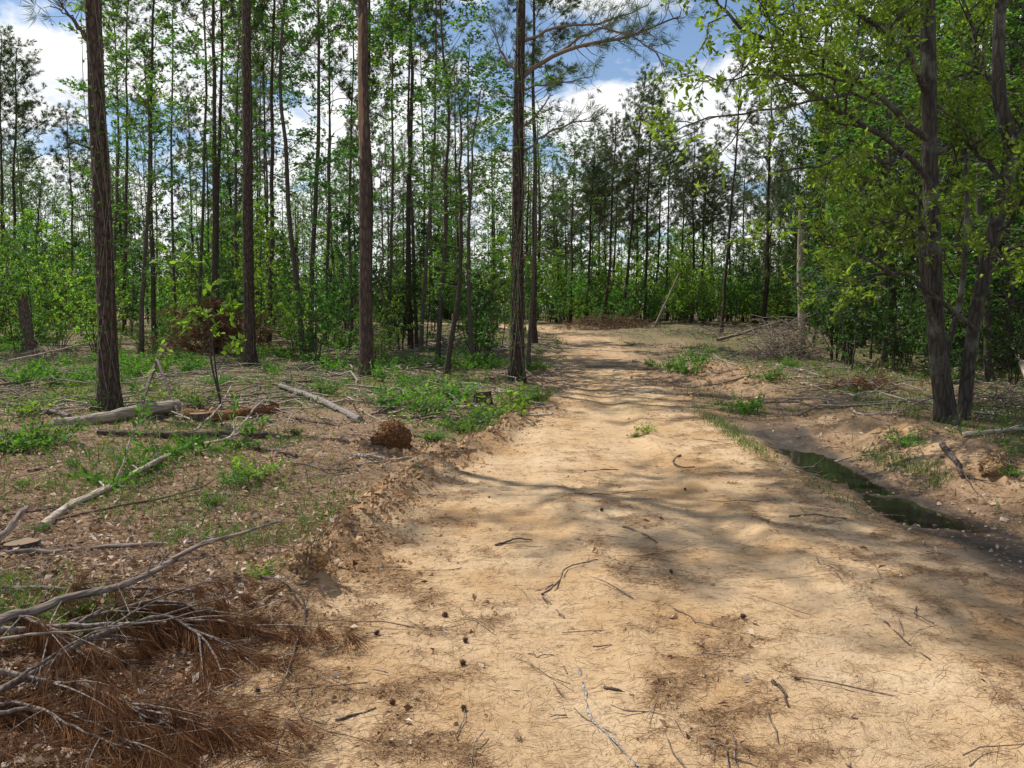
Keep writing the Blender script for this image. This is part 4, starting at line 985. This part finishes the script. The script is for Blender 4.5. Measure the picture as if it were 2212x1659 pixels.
# ------------------------------------------------------------------ dead pine boughs lower left
def bough(label, l, lift, w, tail, nn, hang=.75):
    nn = int(nn * .62); w *= 1.25; lift = [.6 * v for v in lift]
    q0 = gpts(l, .015, lift); o = q0[0].copy(); e = thing('pine_bough', label, 'dead bough', o, 'dead pine boughs in the lower left corner')
    n = 24; q = wob(bezier(q0 - o, n), .02); s = np.linspace(0, 1, n); a = Acc(); r0 = w / F * o[1] / 2
    tube(a, q, r0 * (1 - .75 * s), 7, 0, .06); T = nrm(np.gradient(q, axis=0)); NP, ND = [], []
    for j in range(9):
        i = R.integers(int(n * .2), n - 3); d = nrm(T[i] + R.normal(size=3) * [.5, .5, .25]); L_ = R.uniform(.2, .6)
        b = q[i] + d * L_ * np.linspace(0, 1, 5)[:, None] + [0, 0, -.06] * np.linspace(0, 1, 5)[:, None] ** 2
        tube(a, b, r0 * .4 * (1.1 - np.linspace(0, 1, 5)), 4, 0, cap=False); NP.append(b[R.integers(2, 5, nn // 12)] + R.normal(size=(nn // 12, 3)) * .01); ND.append(np.repeat(d[None], nn // 12, 0))
    t = 1 - tail * R.random(nn) ** 1.0; k = t * (n - 1); i = np.minimum(k.astype(int), n - 2); p = q[i] + (q[i + 1] - q[i]) * (k - i)[:, None]
    NP.append(p); ND.append(T[i])
    NP = np.concatenate(NP); ND = np.concatenate(ND); f = Acc()
    d = nrm(ND * .55 + R.normal(size=NP.shape) * .30 + np.array([0, 0, -hang - .2])); L_ = R.uniform(.07, .19, len(NP))
    # keep the needles above the soil
    tip = NP + d * L_[:, None] + o; g = H(tip[:, 0], tip[:, 1]) + .006; dz = np.maximum(0, g - tip[:, 2]); d = nrm(d * L_[:, None] + np.stack([0 * dz, 0 * dz, dz], -1))
    blades(f, NP, d, L_, .0026); build('branch', a, [MB['deadgrey']], e); build('needles', f, [M_BROWN], e)
bough('curved bough whose brown needles hang like a fox tail toward the sand', [(-40, 1540), (60, 1500), (180, 1440), (300, 1405), (380, 1395), (440, 1420), (478, 1470)], [.08, .10, .15, .2, .22, .15, .04], 15, .36, 7000)
bough('long low bough with brown needles ending on the sand near the bottom edge', [(-30, 1490), (60, 1505), (170, 1525), (260, 1550), (330, 1585), (430, 1600)], [.1, .1, .1, .09, .05, .02], 12, .5, 3600)
bough('bough behind the fox tail one with its needles spread to the right', [(-20, 1420), (120, 1405), (240, 1392), (360, 1385), (480, 1375), (600, 1385)], [.16, .15, .13, .12, .08, .02], 11, .6, 4200)
bough('short bough whose brown needles droop under the thick forked branch', [(150, 1392), (240, 1372), (320, 1352), (400, 1350), (460, 1368)], [.14, .15, .16, .13, .04], 8, .6, 3000)
bough('bough with hanging needles at the left frame edge', [(-40, 1400), (40, 1398), (110, 1420), (170, 1440)], [.22, .22, .18, .05], 9, .7, 2600)
bough('tangled bough filling the very bottom left corner', [(-60, 1600), (40, 1590), (150, 1580), (240, 1620), (330, 1665)], [.12, .12, .1, .07, .02], 9, .9, 4600)
bough('thin arching bough crossing over the fox tail bough', [(-20, 1560), (120, 1480), (250, 1420), (340, 1380), (470, 1362)], [.12, .16, .2, .2, .12], 8, .3, 1500)
bough('matted bough behind the corner one with tan straw', [(-30, 1545), (60, 1560), (160, 1600), (260, 1640), (380, 1665)], [.05, .06, .05, .04, .02], 8, .95, 4200, .3)

# ------------------------------------------------------------------ weeds, saplings near, grass
WEED = [weed(.45, 34, .06, 14), weed(.5, 26, .075, 12), weed(.35, 44, .05, 14), weed(.55, 20, .085, 11, 'bright')]
WG = 'green weeds sprouting on the cleared ground'
def put_weed(px, py, hpx, label, vi=0, wide=1.0):
    B = G(px, py); B[2] = h1(B[0], B[1]); s = hpx / F * B[1] / .45
    ob = obj('weed_plant', WEED[vi % len(WEED)]); ob.location = B; ob.scale = (s * wide, s * wide, s); ob.rotation_euler = (0, 0, random.uniform(0, 6.28)); tag(ob, label, 'weed', WG)
for a_ in [(40, 978, 105, 'dense dark green bush at the left frame edge', 2, 1.5), (95, 962, 70, 'small dark bush touching the right side of the left edge bush', 0, 1.3), (835, 885, 64, 'dark leafy weed standing behind the upturned root ball', 0, 1), (930, 900, 80, 'tall leafy weed on the verge left of the small sawn stump', 1, 1.2),
    (905, 880, 66, 'leafy weed right behind the root ball weed', 3, 1), (985, 870, 65, 'leafy weed just left of the small sawn stump', 1, 1.2), (1075, 900, 66, 'bright weed right of the small sawn stump', 3, 1.4), (1000, 930, 58, 'low wide weed in front of the small sawn stump', 2, 1.5), (940, 950, 35, 'grassy weed at the verge in front of the tall leafy weed', 2, 1.4),
    (1120, 880, 56, 'weed patch below the vine covered pine', 0, 1.4), (1160, 865, 48, 'weed nearest the road at the foot of the vine covered pine', 2, 1.3), (1040, 915, 56, 'weed between the low wide weed and the bright weed', 1, 1.2), (560, 1035, 60, 'light green sprout at the tip of the leafy cut branch', 3, 1.3), (510, 1050, 45, 'sprout left of the light green one at the leafy branch tip', 0, 1.2), (460, 1090, 40, 'low green weed below the middle of the leafy cut branch', 2, 1.2),
    (160, 1010, 25, 'small weed in front of the left edge bush', 0, 1), (50, 1050, 25, 'tiny weed on bare litter at far left', 2, 1), (60, 900, 50, 'upright big leaved weed behind the left edge bush', 3, 1.0), (215, 885, 40, 'leafy weed at the left foot of the thick left pine', 1, 1.2), (140, 870, 40, 'leafy weed left of the thick left pine', 3, 1.3), (420, 880, 45, 'leafy weed behind the rotten split log', 1, 1.3), (370, 870, 40, 'weed right of the bent brown sapling', 3, 1.2),
    (655, 1130, 16, 'tiny sprout near the left road edge', 0, 1), (1395, 938, 30, 'sprig of green growing on the shaded road', 3, .9), (1372, 945, 20, 'small green tuft beside the road sprig', 2, 1.1), (700, 850, 40, 'leafy weed behind the pale flaky log', 0, 1.3), (470, 830, 36, 'low weed under the arching sapling', 2, 1.4), (2190, 1030, 36, 'green weed at the right frame edge', 2, 1.2), (2190, 985, 30, 'weed clump behind the right frame edge weed', 0, 1.5), (1958, 965, 58, 'dark leafy weed clump on the bank right of the puddle', 2, 1.1),
    (640, 940, 28, 'small weed near the right end of the dark barked log', 2, 1), (470, 975, 30, 'fresh sprig over the dark barked log', 3, 1.1), (570, 1252, 46, 'bright grassy clump on the left road edge', 3, 1.2), (140, 1345, 40, 'bright green weed above the thick forked branch', 3, 1.4), (110, 1365, 30, 'low weed left of the thick forked branch', 2, 1.4), (90, 1150, 25, 'weed beside the wide sawn stump', 0, 1.2)]:
    put_weed(*a_)

# arching sapling with big leaves (left foreground)
SB = G(478, 882); SB[2] = h1(SB[0], SB[1]); SY = SB[1]
e = thing('sapling', 'slim sapling with big bright leaves bending left in front of the pines', 'sapling', SB); a, f = Acc(), Acc(); P, D = [], []
for pl in ([(478, 882), (466, 800), (462, 740), (466, 690), (455, 630), (420, 590), (385, 560), (340, 545)], [(474, 860), (458, 780), (455, 700), (440, 680), (415, 690), (385, 720), (350, 770), (325, 825)], [(470, 800), (500, 760), (520, 745)], [(463, 720), (490, 690), (498, 660)]):
    q = wob(bezier(np.array([PX(x, y, SY) - SB for x, y in pl]), 16), .03); tube(a, q, np.linspace(.016 if len(pl) > 4 else .007, .004, 16), 6, 0)
    twiggy(f, q, .004, 13 if len(pl) > 4 else 7, .22, .13, 5, P, D, t0=.25)
P = np.concatenate(P); leaves(f, P, np.concatenate(D), .15 * R.uniform(.6, 1.2, len(P)), .085 * R.uniform(.7, 1.2, len(P)), 0); build('stem', a, [MB['slim']], e); build('foliage', f, [ML['bright'], MB['twig']], e)

# grass
def scatter(n, xr, yr, prob, pw=1.6):
    u = R.random(n); y0, y1 = yr; y = (y0 ** (1 - pw) + u * (y1 ** (1 - pw) - y0 ** (1 - pw))) ** (1 / (1 - pw))
    lo, hi = xr; x = R.uniform(0, 1, n); xl = np.maximum(lo, -.68 * y - .5); xh = np.minimum(hi, .68 * y + .5); x = xl + (xh - xl) * x
    k = R.random(n) < np.clip(prob(x, y), 0, 1) * (xh - xl) / (.5 + .3 * y + (xh - xl)); x, y = x[k], y[k]
    return np.stack([x, y, H(x, y)], -1)
a = Acc()
def ditch_grass(x, y):
    e1 = np.exp(-((x - ditch_x(y) + .66) / .15) ** 2) * np.clip(fbm(x * 1.5, y * 1.5, 77, 3) * 1.6 + .6, 0, 1) * (1 - .45 * sstep(6.5, 7.0, y) * (1 - sstep(9.0, 9.8, y))) * sstep(6.2, 7.2, y) * (1 - sstep(12, 15, y)); e2 = np.exp(-((x - ditch_x(y) - .5) / .12) ** 2) * (fbm(x * .5, y * 1.2, 9, 2) > .05) * (1 - sstep(9, 11, y)) * 1.0
    e3 = np.exp(-((x - ditch_x(y)) / .25) ** 2) * sstep(11.5, 13, y) * (1 - sstep(15, 17, y)) * .5
    return np.maximum.reduce([e1, e2, e3])
p = scatter(90000, (2.6, 4.6), (5, 17), ditch_grass, 1.2)
arc_blades(a, p, R.normal(size=p.shape) * [.35, .35, .1] + [0, 0, 1], R.uniform(.035, .10, len(p)), .006, .7)
def verge(x, y):
    r, m_, g = zones(x, y); return np.clip(g * (fbm(x * .8, y * .8, 13, 3) + .35), 0, 1) * (r < .55) * (np.abs(x - ditch_x(y)) > .5)
p = scatter(150000, (-20, 14), (5.5, 40), verge, 1.5)
arc_blades(a, p, R.normal(size=p.shape) * [.5, .5, .1] + [0, 0, 1], R.uniform(.06, .22, len(p)) * (1 + p[:, 1] * .01), .006 + .0004 * p[:, 1], .6)
p = scatter(26000, (-5, -1.2), (3, 9), lambda x, y: (fbm(x * 1.3, y * 1.3, 15, 3) > .28) * .8, 1.3)
arc_blades(a, p, R.normal(size=p.shape) * [.45, .45, .1] + [0, 0, 1], R.uniform(.05, .15, len(p)), .005, .6)
tag(build('grass', a, [ML['grass']]), 'green grass along the ditch and on the verges', 'grass', kind='stuff')

# low ground cover of broad leaves
a = Acc(); p = scatter(24000, (-26, 20), (8, 45), lambda x, y: (1 - .85 * sstep(15, 12, y) * (x < -1.6)) * np.clip(fbm(x * .7, y * .7, 23, 3) * 1.6 + .1, 0, 1) * (zones(x, y)[0] < .35) * (np.abs(x - ditch_x(y)) > .6) * np.where(x > 2, .45, 1), 1.4)
sz = .05 + .0018 * p[:, 1]
leaves(a, p + np.stack([0 * sz, 0 * sz, R.random(len(p)) * .28 * np.clip(fbm(p[:, 0] * 1.5, p[:, 1] * 1.5, 29, 2) + .5, 0.1, 1)], -1), R.normal(size=p.shape) + [0, 0, .3], sz * R.uniform(.6, 1.4, len(p)), sz * .55, 0)
for b in scatter(5200, (-24, 22), (11, 42), lambda x, y: ((x > -1.6) | (y > 15.5)) * np.clip(fbm(x * .35, y * .35, 43, 3) * 1.5 + .25, 0, 1) * (zones(x, y)[0] < .3) * np.where(x > 2, .35, 1), 1.2)[:125]:
    me = random.choice(WEED); n_ = len(me.vertices); v = np.empty(n_ * 3, np.float32); me.vertices.foreach_get('co', v); f_ = np.empty(len(me.loops), np.int32); me.loops.foreach_get('vertex_index', f_)
    mi = np.empty(len(me.polygons), np.int32); me.polygons.foreach_get('material_index', mi); an = R.uniform(0, 6.28); sc = R.uniform(.5, 1.4); v = v.reshape(-1, 3)
    v = np.stack([v[:, 0] * math.cos(an) - v[:, 1] * math.sin(an), v[:, 0] * math.sin(an) + v[:, 1] * math.cos(an), v[:, 2]], -1) * sc + b
    a.add(v, f_.reshape(-1, 4)[mi == 0], 0)
tag(build('undergrowth', a, [ML['weed']]), 'low broad leaved undergrowth over the cleared ground', 'undergrowth', kind='stuff')

# dry leaves, straw, twigs
cl = lambda x, y: np.clip((debris(x, y) - .25) * 1.3, 0, 1)
off = lambda x, y: (1 - zones(x, y)[0]) * (1 - .9 * zones(x, y)[1])
a = Acc(); p = scatter(110000, (-16, 14), (2.4, 26), lambda x, y: off(x, y) * .75 + .05 * cl(x, y), 1.7); sz = R.uniform(.015, .055, len(p)) * (1 + .02 * p[:, 1])
leaves(a, p + [0, 0, .008], R.normal(size=p.shape) * [1, 1, .35], sz, sz * R.uniform(.3, .7, len(p)), 0, up=.6, fold=.3)
tag(build('leaf_litter', a, [M_LITTER]), 'dry brown leaves covering the forest floor', 'leaf litter', kind='stuff')
a = Acc()
p = scatter(420000, (-14, 12), (2.4, 24), lambda x, y: (off(x, y) * .8 + .8 * cl(x, y) + .10) * (1 - .9 * zones(x, y)[1]), 1.8)
blades(a, p + [0, 0, .006], R.normal(size=p.shape) * [1, 1, .12], R.uniform(.02, .11, len(p)), .0013 + .00033 * p[:, 1])
p = scatter(30000, (-3.2, -.7), (2.4, 5.2), lambda x, y: sstep(-.75, -1.25, x + .2 * (y - 3) + .3 * fbm(x * 2, y * 2, 3, 2)) * sstep(4.05, 3.5, y), 1.3)
blades(a, p + np.stack([0 * p[:, 0], 0 * p[:, 0], .006 + .035 * R.random(len(p))], -1), R.normal(size=p.shape) * [1, 1, .18], R.uniform(.07, .17, len(p)), .0024, 1)
tag(build('pine_straw', a, [M_STRAW, M_BROWN]), 'dry pine needles strewn over road and forest floor', 'pine straw', kind='stuff')
a = Acc(); p = scatter(9000, (-16, 14), (2.4, 32), lambda x, y: (off(x, y) * .8 + .02 + .12 * cl(x, y)) * (1 - zones(x, y)[1]), 1.6)
for b in p:
    l = R.uniform(.06, .45) * (1 + .02 * b[1]); d = rdir(R.uniform(0, 6.28), R.uniform(-.05, .12)); s = np.linspace(-.5, .5, 4)[:, None]; q = b + [0, 0, .012] + d * l * s; q[1:3] += R.normal(size=(2, 3)) * .05 * l * [1, 1, .3]
    tube(a, q, R.uniform(.0012, .004) * (1 + .05 * b[1]) * np.array([1, .9, .8, .5]), 3, 0, cap=False)
for b in scatter(5200, (-24, 18), (11, 42), lambda x, y: (zones(x, y)[0] < .35) * (1 - zones(x, y)[1]) * np.where(x > 2, np.where(y < 20, .16, .3), .5) * (np.abs(x - ditch_x(y)) > .9), 1.25):
    l = R.uniform(.3, 1.7); d = rdir(R.uniform(0, 6.28), R.uniform(-.04, .16)); s_ = np.linspace(-.5, .5, 5)[:, None]; q = b + [0, 0, .04] + d * l * s_; q = wob(q, .13 * l); q[:, 2] = np.maximum(q[:, 2], H(q[:, 0], q[:, 1]))
    tube(a, q, R.uniform(.006, .022) * np.array([1, .9, .8, .65, .4]), 4, R.integers(0, 2), cap=False)
tag(build('twig_litter', a, [MB['deadgrey'], MB['dead']]), 'small broken twigs littered over the ground', 'twigs', kind='stuff')

# soil clods
ico = np.array([[0, 0, 1], [.9, 0, .3], [.28, .86, .3], [-.73, .53, .3], [-.73, -.53, .3], [.28, -.86, .3]])
icq = np.array([[0, 1, 2, 2], [0, 2, 3, 3]])
a = Acc(); p = scatter(80000, (-3, 8), (2.4, 24), lambda x, y: (np.exp(-((ledge(y) - x + .1) / .35) ** 2) * sstep(3.6, 5.5, y) * .7 + .22 * cl(x, y) + .6 * np.exp(-((x - 4.8) / 1.4) ** 2 - ((y - 18.5) / 3.2) ** 2) + .35 * np.exp(-((x - ditch_x(y) - 1.1) / .4) ** 2) * (y < 11)) * (1 - zones(x, y)[1]), 1.6)
rb_ = G(848, 960)
big = scatter(80000, (-2.2, 6.5), (4, 21), lambda x, y: np.exp(-((ledge(y) - x) / .2) ** 2) * sstep(4.2, 5.5, y) * (1 - sstep(11, 14, y)) * .55 + .35 * np.exp(-((x - 4.8) / 1.2) ** 2 - ((y - 18.5) / 2.6) ** 2), 1.3)
rbp = rb_ + R.normal(size=(260, 3)) * [.28, .3, 0] + [.05, -.1, 0]; rbp[:, 2] = H(rbp[:, 0], rbp[:, 1])
nsm = len(p); p = np.concatenate([p, big, rbp])
N = len(p); r = np.clip(R.lognormal(-5.0, .5, N), .003, .026); r[nsm:] = np.clip(R.lognormal(-4.0, .45, N - nsm), .008, .05); r = r * (1 + .03 * p[:, 1])
th = R.uniform(0, 6.28, N)
oct_ = np.array([[1, 0, 0], [.3, .9, .1], [-.8, .5, 0], [-.7, -.6, 0], [.4, -.9, 0], [.5, .1, .7], [-.3, .4, .75], [-.25, -.4, .7]])
W_ = oct_[None] * R.uniform(.6, 1.3, (N, 8, 1)) * r[:, None, None]
c, sn = np.cos(th)[:, None], np.sin(th)[:, None]
W_ = np.stack([W_[..., 0] * c - W_[..., 1] * sn, W_[..., 0] * sn + W_[..., 1] * c, W_[..., 2]], -1) + p[:, None, :] 
fq = np.array([[0, 1, 6, 5], [1, 2, 7, 6], [2, 3, 7, 6], [3, 4, 5, 7], [4, 0, 5, 7]]); fq = np.array([[0, 1, 6, 5], [1, 2, 7, 6], [2, 3, 4, 7], [4, 0, 5, 7]])
a.add(W_.reshape(-1, 3), (np.arange(N)[:, None, None] * 8 + fq[None]).reshape(-1, 4))
fq2 = np.array([[5, 6, 7, 4]])
tag(build('soil_clods', a, [M_CLOD], smooth=False), 'crumbs and clods of dry orange soil along the road edge', 'soil clods', kind='stuff')

# seed balls on the road
a = Acc(); nu, nv = 10, 7; vs = np.array([[math.cos(j * 2 * math.pi / nu) * math.sin(math.pi * (i + .02) / (nv + .04)), math.sin(j * 2 * math.pi / nu) * math.sin(math.pi * (i + .02) / (nv + .04)), math.cos(math.pi * (i + .02) / (nv + .04))] for i in range(nv + 1) for j in range(nu)])
a.add(vs * .0115, [[i * nu + j, (i + 1) * nu + j, (i + 1) * nu + (j + 1) % nu, i * nu + (j + 1) % nu] for i in range(nv) for j in range(nu)])
d = nrm(R.normal(size=(90, 3))); blades(a, d * .0115, d, .005, .003, 0)
SBM = a.mesh('seed_ball', [isl_mat('seed_ball_brown', [(.05, .025, .015), (.09, .045, .03)])])
for (x, y) in [(557, 1500), (848, 1527), (1002, 1540), (1000, 1437), (962, 1335), (814, 1372), (1005, 1390), (1605, 1340), (1450, 1240), (1300, 1105), (1480, 1060)]:
    g = G(x, y); s = random.uniform(.85, 1.15); ob = obj('seed_ball', SBM); ob.location = (g[0], g[1], h1(g[0], g[1]) + .012); ob.scale = (s, s, s); ob.rotation_euler = (random.random() * 6, random.random() * 6, 0)
    tag(ob, 'small round spiky dark seed ball lying on the sandy road', 'seed ball', 'seed balls on the dirt road')

# ------------------------------------------------------------------ labels for the trees of the wood
MARK = [(-1e9, 'the left frame edge'), (60, 'the tall broken stump'), (238, 'the thick left pine'), (540, 'the straight bare pine'), (792, 'the reddish peeled pine'), (1118, 'the vine covered pine'), (1440, 'the leaning pole'), (1733, 'the broken tan trunk'), (2046, 'the twin stemmed hardwood')]
DESC = {'pine': 'slim tall pine with a thin crown', 'cedar': 'dense dark evergreen leafy to the ground', 'hard': 'slender leafy hardwood with a thin trunk', 'big': 'broad leafy hardwood tree', 'sap': 'small leafy sapling', 'shrub': 'low leafy shrub', 'snag': 'thin leafless dead tree'}
ORD = ['first', 'second', 'third', 'fourth', 'fifth', 'sixth', 'seventh', 'eighth', 'ninth', 'tenth', 'eleventh', 'twelfth', 'thirteenth', 'fourteenth', 'fifteenth', 'sixteenth', 'seventeenth', 'eighteenth', 'nineteenth', 'twentieth', 'twenty-first', 'twenty-second', 'twenty-third', 'twenty-fourth', 'twenty-fifth', 'twenty-sixth', 'twenty-seventh', 'twenty-eighth', 'twenty-ninth', 'thirtieth'] + [f'thirty-{o}' for o in ('first', 'second', 'third', 'fourth', 'fifth', 'sixth', 'seventh', 'eighth', 'ninth')] + ['fortieth'] + [f'forty-{o}' for o in ('first', 'second', 'third', 'fourth', 'fifth', 'sixth', 'seventh', 'eighth', 'ninth')]
GRP = {'pine': 'slim pines of the wood', 'cedar': 'dense evergreens by the far pines', 'hard': 'slender hardwoods of the wood', 'big': 'broad hardwoods of the wood', 'sap': 'saplings of the understorey', 'shrub': 'shrubs of the understorey', 'snag': 'dead trees of the wood'}
cells = {}
for p_ in PLACED:
    x = px_of(p_['B']); i = max(j for j, m_ in enumerate(MARK) if x >= m_[0]); p_['x'] = x
    cells.setdefault((p_['kind'], i), []).append(p_)
for (k, i), L_ in cells.items():
    for p_ in L_:
        if not -40 < p_['x'] < 2250: tag(p_['e'], f"{DESC[k]} standing beyond the {'left' if p_['x'] < 0 else 'right'} edge of the view", NAMES[k][1], GRP[k])
    L_ = [p_ for p_ in L_ if -40 < p_['x'] < 2250]
    L_.sort(key=lambda p_: p_['x'])
    nm = MARK[i][1]
    for j, p_ in enumerate(L_):
        if len(L_) == 1: t = f"{DESC[k]}, alone right of {nm}"
        else: t = f"{DESC[k]}, {ORD[min(j, len(ORD) - 1)]} to the right of {nm}"
        tag(p_['e'], t, NAMES[k][1], GRP[k])

# ------------------------------------------------------------------ camera, light, sky
cam = bpy.data.cameras.new('camera'); co = bpy.data.objects.new('camera', cam); COL.objects.link(co)
cam.sensor_width = 36; cam.lens = F / 2212 * 36; cam.clip_end = 2000; cam.clip_start = .05
co.location = (0, 0, CAMZ); co.rotation_euler = (math.pi / 2 - PITCH, 0, 0); S.camera = co
EL, AZ = math.radians(59), math.radians(-54)
sd = Vector((math.cos(EL) * math.sin(AZ), math.cos(EL) * math.cos(AZ), math.sin(EL)))
sl = bpy.data.lights.new('sun', 'SUN'); sl.energy = 5.0; sl.angle = math.radians(.5); sl.color = (1, .95, .86)
so = bpy.data.objects.new('sun', sl); COL.objects.link(so); so.rotation_mode = 'QUATERNION'; so.rotation_quaternion = sd.to_track_quat('Z', 'Y'); so.location = (0, 0, 40)
w = bpy.data.worlds.new('World'); S.world = w; w.use_nodes = True; nt = w.node_tree; nt.nodes.clear()
out = nt.nodes.new('ShaderNodeOutputWorld'); bg = nt.nodes.new('ShaderNodeBackground'); bg.inputs[1].default_value = .115
sky = nt.nodes.new('ShaderNodeTexSky'); sky.sky_type = 'NISHITA'; sky.sun_disc = False; sky.sun_elevation = EL; sky.sun_rotation = AZ; sky.dust_density = .5; sky.ozone_density = 3.0
tc = nt.nodes.new('ShaderNodeTexCoord'); sx = nd(nt, 'SeparateXYZ'); nt.links.new(tc.outputs['Generated'], sx.inputs[0])
zc = mth(nt, 'ADD', mth(nt, 'MAXIMUM', sx.outputs[2], 0.0), .22)
cb = nd(nt, 'CombineXYZ'); nt.links.new(mth(nt, 'DIVIDE', sx.outputs[0], zc), cb.inputs[0]); nt.links.new(mth(nt, 'DIVIDE', sx.outputs[1], zc), cb.inputs[1])
mp = nd(nt, 'Mapping'); mp.inputs['Location'].default_value = (3.05, .85, 0); nt.links.new(cb.outputs[0], mp.inputs[0])
cn = noise(nt, mp.outputs[0], 2.1, 8, .55, .2)
low = mth(nt, 'MULTIPLY', mth(nt, 'SUBTRACT', .46, sx.outputs[2]), .28)
cov = ramp(nt, mth(nt, 'ADD', cn, low), [(.485, (0, 0, 0)), (.56, (1, 1, 1))])
shade = ramp(nt, noise(nt, mp.outputs[0], 4.4, 5), [(.3, (6.6, 7.0, 7.6)), (.6, (9.6, 9.6, 9.5))])
nt.links.new(mixc(nt, cov, sky.outputs[0], shade), bg.inputs[0]); nt.links.new(bg.outputs[0], out.inputs[0])
S.view_settings.view_transform = 'Standard'; S.view_settings.look = 'None'; S.view_settings.exposure = .12; S.view_settings.gamma = 1
S.cycles.use_denoising = True; S.cycles.max_bounces = 5; S.cycles.diffuse_bounces = 3; S.cycles.transmission_bounces = 4; S.cycles.transparent_max_bounces = 4
S.cycles.sample_clamp_indirect = 6
